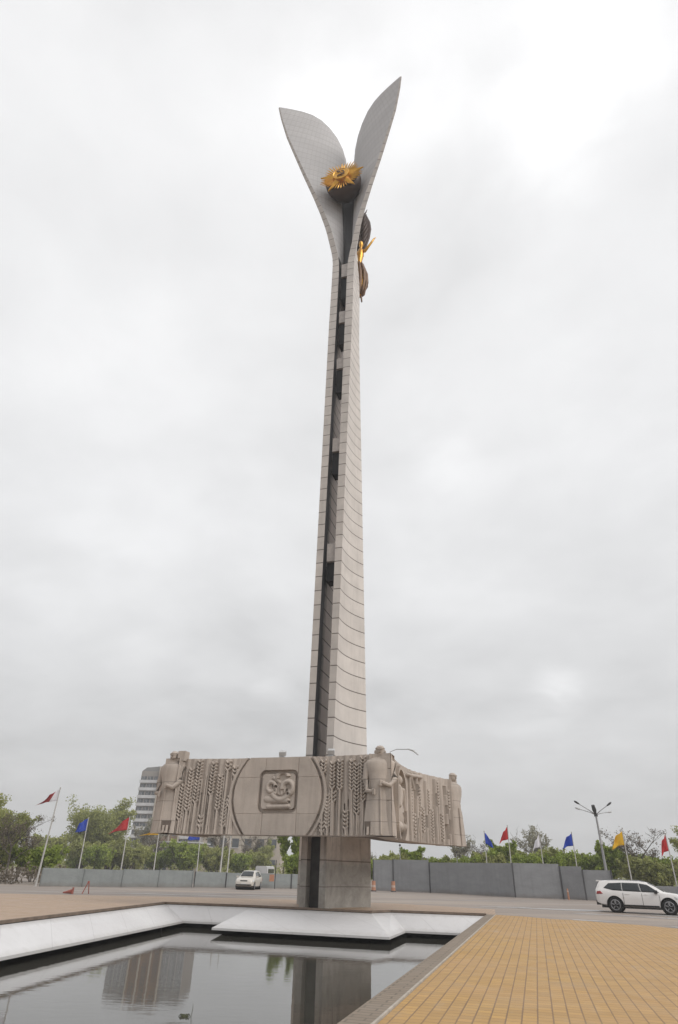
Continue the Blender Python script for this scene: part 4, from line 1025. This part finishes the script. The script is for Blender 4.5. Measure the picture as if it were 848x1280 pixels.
build_car('beige_hatchback', 'small beige hatchback facing the camera left of the stele foot', (-7.75, 68.6, 0), rad(-97), hat, (.72, 3.12), .29, M['beige'], hat_w, (2.92, 2.26), (.08, .26),
          [([(.06, .66), (.26, .68)], [(.1, .86), (.22, .88)]) + ('tail_light', M['tail']) if False else (([(.06, .66), (.26, .68)], [(.1, .86), (.22, .88)]), 'tail_light', M['tail']), (([(3.4, .62), (3.76, .58)], [(3.4, .77), (3.70, .70)]), 'headlight', M['head'])], .24, hat_extras).scale = (1.08, 1.08, 1.08)

# ------------------------------------------------------------------ roadside bits
t = thing('folding_barrier', 'red folding barrier with two leaning legs on the far left plaza', 'barrier', (-15.9, 46.6, 0), .1)
for k, (x0, x1) in enumerate(((-.12, .10), (.22, .14))):
    mb = MB(); mb.tube([(x0, -.15+.3*k, .02), (x1, 0, .68)], .03, 6); mb.build('leg', M['redplast'], t)
mb = MB(); mb.box((.12, 0, .66), (.12, .1, .14)); mb.build('hinge', M['redplast'], t)
t = thing('fallen_cone', 'faded red traffic cone lying on its side by the folding barrier', 'cone', (-16.6, 46.2, 0), .15)
mb = MB(); mb.tube([(-.55, 0, .07), (.02, 0, .15)], [.035, .14], 10); mb.build('cone_body', M['redplast'], t)
mb = MB(); mb.box((.05, 0, .19), (.05, .36, .36)); mb.build('cone_base', M['redplast'], t)
def drum(label, loc):
    t = thing('traffic_drum', label, 'traffic drum', loc, 0, 'orange traffic drums by the hoarding')
    for z0, z1, m_, nm in ((0, .1, 'post', 'drum_base'), (.1, .38, 'amber', 'drum_body'), (.38, .58, 'whitepl', 'white_stripe'), (.58, .95, 'amber', 'drum_top')):
        mb = MB(); r = .30 if nm == 'drum_base' else .24-.05*(z0); mb.tube([(0, 0, z0), (0, 0, z1)], [r, r-.015], 14); mb.build(nm, M[m_], t)
drum('orange and white traffic drum against the tall hoarding', (6.9, 75.3, 0)); drum('orange and white traffic drum half hidden by the stele foot', (4.75, 74.5, 0))
t = thing('marker_post', 'slim orange marker post leaning on the tall hoarding', 'marker', (21.75, 64.2, 0)); mb = MB(); mb.tube([(0, 0, 0), (-.02, 0, .85)], [.09, .07], 8); mb.build('post_body', M['amber'], t)
mb = MB(); mb.tube([(-.02, 0, .6), (-.02, 0, .7)], .085, 8); mb.build('band', M['whitepl'], t)
t = thing('road_sign', 'small orange road sign on a dark post right of the beige hatchback', 'sign', (-5.9, 74.2, 0)); mb = MB(); mb.tube([(.25, 0, 0), (.25, 0, 2.6)], .05, 8); mb.build('sign_post', M['post'], t)
mb = MB(); mb.box((-.1, -.05, .95), (.5, .04, .62)); mb.build('sign_plate', M['amber'], t)
t = thing('white_van', 'roof of a white van showing above the low hoarding near the poplar', 'van', (-9.1, 100, 0), rad(80))
mb = MB(); mb.loft([[(x, y*k, z) for x, y in ((-2.2, -.85), (1.9, -.85), (2.3, -.7), (2.3, .7), (1.9, .85), (-2.2, .85))] for z, k in ((.35, 1), (1.5, 1), (2.05, .95), (2.15, .8))]); fix_normals(mb.build('body', M['pan_white'], t))
mb = MB(); mb.box((0, -.87, 1.55), (3.2, .02, .5)); mb.build('side_window', M['glass'], t)
for x in (-1.4, 1.4):
    for y in (-.8, .8):
        mb = MB(); mb.tube([(x, y-.1, .33), (x, y+.1, .33)], .33, 16); mb.build('wheel', M['rubber'], t)

# ------------------------------------------------------------------ buildings
def tower():
    """stepped apartment tower: left balcony wing, brown core with pale piers"""
    t = thing('apartment_tower', 'tall white and grey apartment tower with balcony bands behind the left end of the band', 'building', (-82, 280, 0), rad(-6))
    fl = 2.95
    def wing(x0, x1, y0, y1, n, mat, nm, zoff=0):
        mb = MB(); mb.box(((x0+x1)/2, (y0+y1)/2, n*fl/2), (x1-x0, y1-y0, n*fl)); return mb.build(nm, mat, t)
    wing(0, 8.5, 1.2, 14, 12.6, M['pan_grey'], 'wall'); wing(8.5, 20.5, .2, 14, 13.2, M['pan_brown'], 'wall'); wing(20.5, 29, 1.2, 14, 12.6, M['pan_grey'], 'wall')
    for x0, x1, n, y in ((0, 8.5, 12.6, 1.2), (20.5, 29, 12.6, 1.2)):
        mb = MB(); mb.add([(x0, y, n*fl), (x1, y, n*fl), (x1, y+12.8, n*fl), (x0, y+12.8, n*fl), (x0+(1.5 if x0 == 0 else 0), y+1, n*fl+1.6), (x1-(1.5 if x0 else 0), y+1, n*fl+2.2), (x1-(1.5 if x0 else 0), y+11, n*fl+2.2), (x0+(1.5 if x0 == 0 else 0), y+11, n*fl+1.6)], [(0, 1, 5, 4), (1, 2, 6, 5), (2, 3, 7, 6), (3, 0, 4, 7), (4, 5, 6, 7)]); mb.build('roof', M['roof'], t)
        for k in range(int(n)):
            mb = MB(); mb.box(((x0+x1)/2, y-.45, k*fl+.62), (x1-x0+.1, .9, 1.12)); mb.build('balcony', M['pan_white'], t)
            for j in range(3):
                xx = x0+(j+.5)*(x1-x0)/3
                w = MB(); w.box((xx, y-.01, k*fl+2.0), ((x1-x0)/3-.5, .06, 1.35)); wo = w.build('window', M['win'], t)
                w = MB(); w.box((xx, y-.05, k*fl+2.0), (.09, .05, 1.35)); w.box((xx-.6, y-.05, k*fl+2.0), (.07, .05, 1.35)); w.build('frame', M['pan_white'], wo)
    for x in (8.5, 12.4, 16.6, 20.5):
        mb = MB(); mb.box((x, -.1, 6.6*fl), (.45, .7, 13.2*fl)); mb.build('pier', M['pan_beige'], t)
    for k in range(13):
        for x in (10.4, 14.5, 18.6):
            if (k*7+int(x)) % 5 == 0: continue
            w = MB(); w.box((x, .17, k*fl+1.75), (1.9, .08, 1.4)); w.build('window', M['win'], t)
    mb = MB(); mb.box((14.5, 6, 13.2*fl+.8), (9, 8, 1.6)); mb.build('roof_house', M['pan_grey'], t)
tower()
t = thing('low_block', 'long pale two-storey building in front of the tower under the band', 'building', (-50, 178, 0), rad(-4))
mb = MB(); mb.box((8, 5, 3.6), (17, 10, 7.2)); mb.build('wall', M['pan_beige'], t); mb = MB(); mb.box((8, 4.8, 7.35), (17.8, 11, .3)); mb.build('roof', M['pan_white'], t)
for k in range(7):
    for z in (1.9, 5.3):
        w = MB(); w.box((1+k*2.35, -.01, z), (1.4, .08, 1.5)); w.build('window', M['win'], t)
t = thing('pale_block', 'pale low building seen through the bare trees above the beige hatchback', 'building', (-42.5, 230, 0), rad(-3)); t.scale = (1.75, 1.75, 1.75)
mb = MB(); mb.box((7.5, 5, 4), (15, 10, 8)); mb.build('wall', M['pan_beige'], t); mb = MB(); mb.box((7.5, 5, 8.15), (15.5, 10.5, .3)); mb.build('roof', M['roof'], t)
for k in range(6):
    for z in range(2):
        w = MB(); w.box((1.5+k*2.4, -.01, 1.9+z*3.4), (1.3, .08, 1.5)); wo = w.build('window', M['win'], t)
        w = MB(); w.box((1.5+k*2.4, -.07, 1.1+z*3.4), (1.5, .2, .1)); w.build('sill', M['pan_white'], wo)

# ------------------------------------------------------------------ trees
def leaves_mesh(name, centers, radii, per, size, mat, rng):
    """many small leaf-clump faces scattered through clumps"""
    C_ = np.repeat(np.array(centers), per, 0); Rr_ = np.repeat(np.array(radii), per)
    n = len(C_)
    d = rng.normal(size=(n, 3)); d /= np.linalg.norm(d, axis=1, keepdims=True)
    P = C_ + d*(Rr_*rng.random(n)**.45)[:, None]*np.array([1, 1, .85])
    a = rng.normal(size=(n, 3)); a /= np.linalg.norm(a, axis=1, keepdims=True)
    b = np.cross(a, rng.normal(size=(n, 3))); b /= np.linalg.norm(b, axis=1, keepdims=True)
    s = size*rng.uniform(.55, 1.35, n)[:, None]
    V = np.stack([P-a*s, P+b*s*.55, P+a*s, P-b*s*.55], 1).reshape(-1, 3)
    me = bpy.data.meshes.new(name); me.vertices.add(4*n); me.vertices.foreach_set('co', V.ravel())
    me.loops.add(4*n); me.loops.foreach_set('vertex_index', np.arange(4*n)); me.polygons.add(n)
    me.polygons.foreach_set('loop_start', np.arange(0, 4*n, 4)); me.polygons.foreach_set('loop_total', np.full(n, 4)); me.update(); me.validate()
    me.materials.append(mat); return me
def make_tree(name, h, spread, mat, bark, seed, dens=1.0, bare=False, base=.25, leaf=.2, per=26, stems=1, columnar=False):
    rng = np.random.default_rng(seed); r = random.Random(seed)
    root = thing(name, None, 'tree')
    mb = MB(); tips = []
    def limb(p, d, L, rad_, lev):
        n = 4; pts = [Vector(p)]; dd = Vector(d)
        for k in range(n):
            dd = (dd + Vector((r.uniform(-.16, .16), r.uniform(-.16, .16), r.uniform(-.03, .13)))).normalized(); pts.append(pts[-1] + dd*L/n)
        mb.tube(pts, [rad_*(1-.6*k/n) for k in range(n+1)], 6 if lev < 2 else 4)
        tips.append(pts[-1]); 
        if lev >= 1: tips.append(pts[2])
        if lev < (4 if bare else 3):
            for k in range(5 if lev == 0 else r.choice((3, 4))):
                q = pts[r.randint(1 if lev else 2, n)]
                az = r.random()*6.28; up = r.uniform(.25, 1.0) if not columnar else r.uniform(1.2, 2.4)
                nd = (Vector((cos(az), sin(az), up)) + dd*.5).normalized()
                limb(q, nd, L*r.uniform(.45, .70), max(.012, rad_*.45), lev+1)
    for st in range(stems):
        a_ = r.random()*6.28; k = .0 if stems == 1 else .22
        limb((k*cos(a_), k*sin(a_), -.05), (k*cos(a_), k*sin(a_), 1), h*.48, h*.019, 0)
    zmax = max(t_.z for t_ in tips); rmax = max(.1, np.percentile([sqrt(t_.x**2+t_.y**2) for t_ in tips], 92))
    sz, sr = h/zmax*.97, spread/rmax
    mb.v = [(x*(1+(sr-1)*min(1, z/(h*.3))), y*(1+(sr-1)*min(1, z/(h*.3))), z*sz) for x, y, z in mb.v]
    T = [(t_.x*sr, t_.y*sr, t_.z*sz) for t_ in tips if t_.z*sz > h*base]
    mb.build('trunk', bark, root)
    r.shuffle(T); T = T[:int((220 if not bare else 160)*dens)]
    T = T + [(t_[0]*r.uniform(.5, 1.05)+r.uniform(-.3, .3), t_[1]*r.uniform(.5, 1.05)+r.uniform(-.3, .3), max(h*base, t_[2]*r.uniform(.72, 1.0))) for t_ in T[:int(len(T)*(.8 if not bare else .25))]]
    rads = [r.uniform(.28, .62)*spread*.36 for _ in T]
    me = leaves_mesh('crown', T, rads, per, leaf, mat, rng)
    o = bpy.data.objects.new('crown', me); col.objects.link(o); o.parent = root
    return root
def place(proto, x, y, s, rz, label, group, first=False, sz=None):
    if -34 < x < -8.5 and y > 77:      # the row across the road stands farther off and is taller
        s_ = s; x *= 1.75; y *= 1.75; s = s*1.75-.14; sz = sz*s/s_ if sz else None
    o = proto if first else copy_tree(proto)
    o.location = (x, y, 0); o.rotation_euler = (0, 0, rz); o.scale = (s, s, sz or s); o['label'] = label; o['category'] = 'tree'
    if group: o['group'] = group
    return o
GT = 'trees behind the hoardings'
tA = make_tree('leafy_tree', 9, 3.6, M['lf_olive'], M['bark'], 11, 1.0, leaf=.13, per=46, base=.10)
tB = make_tree('bare_tree', 8, 3.2, M['lf_brown'], M['bark'], 12, 1.0, True, leaf=.10, per=9)
tC = make_tree('leafy_tree', 9, 4.2, M['lf_olive'], M['bark'], 13, 1.1, leaf=.13, per=48, base=.10)
tD = make_tree('blossom_tree', 7, 2.4, M['lf_pale'], M['barkpale'], 14, .8, True, leaf=.13, per=11)
tE = make_tree('poplar_tree', 10, 1.7, M['lf_green'], M['bark'], 15, 1.3, leaf=.17, per=30, columnar=True, base=.06)
tF = make_tree('green_shrub', 4, 2.5, M['lf_green'], M['bark'], 16, 1.0, leaf=.15, per=34, stems=4, base=.05)
tG = make_tree('green_shrub', 4.4, 2.2, M['lf_olive'], M['bark'], 17, 1.0, leaf=.15, per=32, stems=4, base=.05)
tH = make_tree('dark_conifer', 5, 1.4, M['lf_green'], M['bark'], 18, 1.1, leaf=.15, per=32, columnar=True, base=.05)
place(tA, -35.5, 73, .92, 0, 'olive green tree at the far left edge of the picture', GT, True)
place(tB, -32, 70, .80, 1, 'dark leafless tree behind the tallest flagpole at left', GT, True)
place(tB, -33.5, 76, .85, 3, 'dark twiggy tree between the far left tree and the tallest flagpole', GT)
place(tC, -31, 86, 1.0, 0, 'broad olive tree behind the left blue flag', GT, True)
place(tA, -27.5, 88, 1.05, 2, 'tallest olive tree between the left blue and red flags', GT)
place(tD, -26, 95, 1.15, 1, 'pale twiggy tree beside the tower behind the left red flag', GT, True)
place(tB, -23, 90, .72, 4, 'brown leafless tree right of the left red flag', GT)
place(tF, -28.6, 80, .62, 2, 'green shrub low behind the left blue flagpole', GT, True)
place(tG, -24.5, 83, .75, 3, 'olive shrub low behind the left red flagpole', GT, True)
place(tF, -21.0, 86, .80, 1, 'green shrub behind the yellow flagpole under the band', GT)
place(tF, -18.0, 86, 1.08, 4, 'bright green rounded shrub between the yellow and blue flagpoles under the band', GT)
place(tG, -15.0, 90, .95, 5, 'olive shrub right of the blue flagpole under the band', GT)
place(tB, -14.2, 92, .88, 2, 'brown leafless tree behind the two bare pale poles', GT)
place(tB, -11.3, 96, .85, 5, 'brown leafless tree left of the beige hatchback roof', GT)
place(tA, -9.2, 98, .62, 3, 'yellowish young tree above the beige hatchback', GT)
place(tE, -5.9, 92, .72, 0, 'dark green poplar left of the stele foot', GT, True, sz=.80)
place(tE, -4.3, 92, .8, 2, 'second dark green poplar hard against the stele foot', GT, sz=.76)
place(tF, -4.3, 86, .95, 5, 'bright green shrub at the foot of the poplars', GT)
place(tD, 4.9, 92, .62, 2, 'pale blossom tree just right of the stele foot', GT)
place(tG, 8.0, 90, .95, 1, 'olive shrub behind the tall hoarding near the stele', GT)
place(tH, 10.2, 89, .95, 1, 'dark green shrub behind the third hoarding panel', GT, True)
place(tD, 12.6, 92, .66, 4, 'pale thin tree below the far right carved figure', GT)
place(tG, 15.4, 88, .80, 2, 'low olive shrub left of the narrow blue flag', GT)
place(tD, 18.6, 98, 1.02, 1.5, 'round-crowned pale tree behind the narrow blue flag', GT)
place(tB, 20.6, 92, .72, 3, 'grey twiggy tree behind the right red flag', GT)
place(tH, 22.6, 88, 1.15, 4, 'green shrub between the right red and white flags', GT)
place(tF, 24.4, 88, 1.20, 3, 'wide green shrub below the white flag', GT)
place(tD, 29.3, 95, 1.22, 3, 'tall pale budding tree between the white and blue flags on the right', GT)
place(tF, 28.0, 88, 1.12, 2, 'green shrub below the right blue flag', GT)
place(tG, 31.0, 90, 1.15, 5, 'olive shrub left of the tall street lamp', GT)
place(tF, 33.2, 88, 1.25, 6, 'green shrub behind the tall street lamp', GT)
place(tH, 35.3, 86, 1.20, 2, 'green shrub behind the right yellow flag', GT)
place(tG, 37.2, 84, 1.05, 3, 'dark olive shrub above the white car roof', GT)
place(tB, 38.3, 84, .98, 1, 'dark leafless tree at the right edge behind the red flag', GT)
place(tG, 39.8, 82, .95, 4, 'olive shrub under the leafless tree at the right edge', GT)
place(tA, 44.5, 84, .85, 5, 'olive tree at the right edge of the picture', GT)
place(tG, -33.5, 82, 1.1, 2, 'olive shrub behind the foot of the tallest flagpole', GT)
place(tC, -29.3, 92, .85, 3, 'olive tree filling the gap left of the left blue flag', GT)
place(tG, -26.3, 84, 1.0, 1, 'olive shrub between the left blue and red flagpoles', GT)
place(tA, -40, 80, .95, 2, 'olive tree cut by the left edge behind the first tree', GT)
for x, y, k, pr, lab in ((6.6, 92, .95, tF, 'green shrub between the stele foot and the second hoarding panel'), (9.4, 94, 1.0, tG, 'olive shrub above the joint of the second and third hoarding panels'), (11.8, 90, .95, tF, 'bright green shrub left of the pale thin tree'),
                       (13.6, 91, .9, tG, 'olive shrub at the foot of the pale thin tree'), (17.2, 90, 1.0, tF, 'green shrub below the narrow blue flag'), (20.2, 88, 1.1, tG, 'olive shrub below the right red flag'),
                       (26.2, 90, 1.2, tG, 'olive shrub at the foot of the tall pale budding tree'), (29.6, 90, 1.2, tF, 'green shrub right of the right blue flagpole'), (40.5, 86, 1.2, tF, 'green shrub behind the red flag at the right edge')):
    place(pr, x, y, k, x, lab, GT)
for x, y, k, pr, lab in ((-34.2, 72, .95, tG, 'olive shrub below the far left tree'), (-30.6, 73, .9, tF, 'green shrub just left of the end of the low hoarding'), (-28.2, 79, .9, tG, 'olive shrub right of the tallest flagpole above the hoarding'),
                       (-26.6, 79, .85, tF, 'small green shrub above the first low hoarding panel'), (-22.6, 80, .85, tG, 'olive shrub below the left red flag'), (-13.2, 84, .85, tG, 'olive shrub behind the bare pale poles'), (-10.6, 86, .8, tF, 'green shrub above the beige hatchback roof'), (-8.8, 88, .8, tG, 'olive shrub right of the beige hatchback')):
    place(pr, x, y, k, x, lab, GT)
# low dark thicket at far left and a distant belt of woodland that reads as one mass
rng = np.random.default_rng(40)
c = [(rng.uniform(-42, -25), rng.uniform(63, 68), rng.uniform(.2, 1.2)) for _ in range(120)]
o = bpy.data.objects.new('thicket', leaves_mesh('thicket', c, [.7]*120, 24, .15, M['lf_brown'], rng)); col.objects.link(o); tag(o, 'low brown thicket along the ground at far left', 'undergrowth', kind='stuff')
c = []
for k in range(900):
    x = rng.uniform(-110, 130); y = rng.uniform(165, 200); c.append((x, y, rng.uniform(.2, 1)**1.3*(3.6+1.2*sin(x*.13)+.8*sin(x*.41))))
o = bpy.data.objects.new('distant_woodland', leaves_mesh('distant_woodland', c, [1.6]*900, 36, .34, M['lf_olive'], rng)); col.objects.link(o); tag(o, 'distant belt of spring woodland behind the hoardings', 'woodland', kind='stuff')

# thin damp air that pales the far trees and the tower
mb = MB(); mb.box((0, 500, 47), (2000, 1600, 99.6)); hz = mb.build('haze', [])
m = bpy.data.materials.new('damp_air'); m.use_nodes = True; nt = m.node_tree; nt.nodes.clear()
ot = N(nt, 'ShaderNodeOutputMaterial'); pv = N(nt, 'ShaderNodeVolumePrincipled'); pv.inputs['Color'].default_value = (.97, .975, .98, 1); pv.inputs['Density'].default_value = .0008
lk(nt, pv.outputs[0], ot.inputs['Volume']); hz.data.materials.append(m); tag(hz, 'thin pale damp air over the whole square', 'haze', kind='stuff')
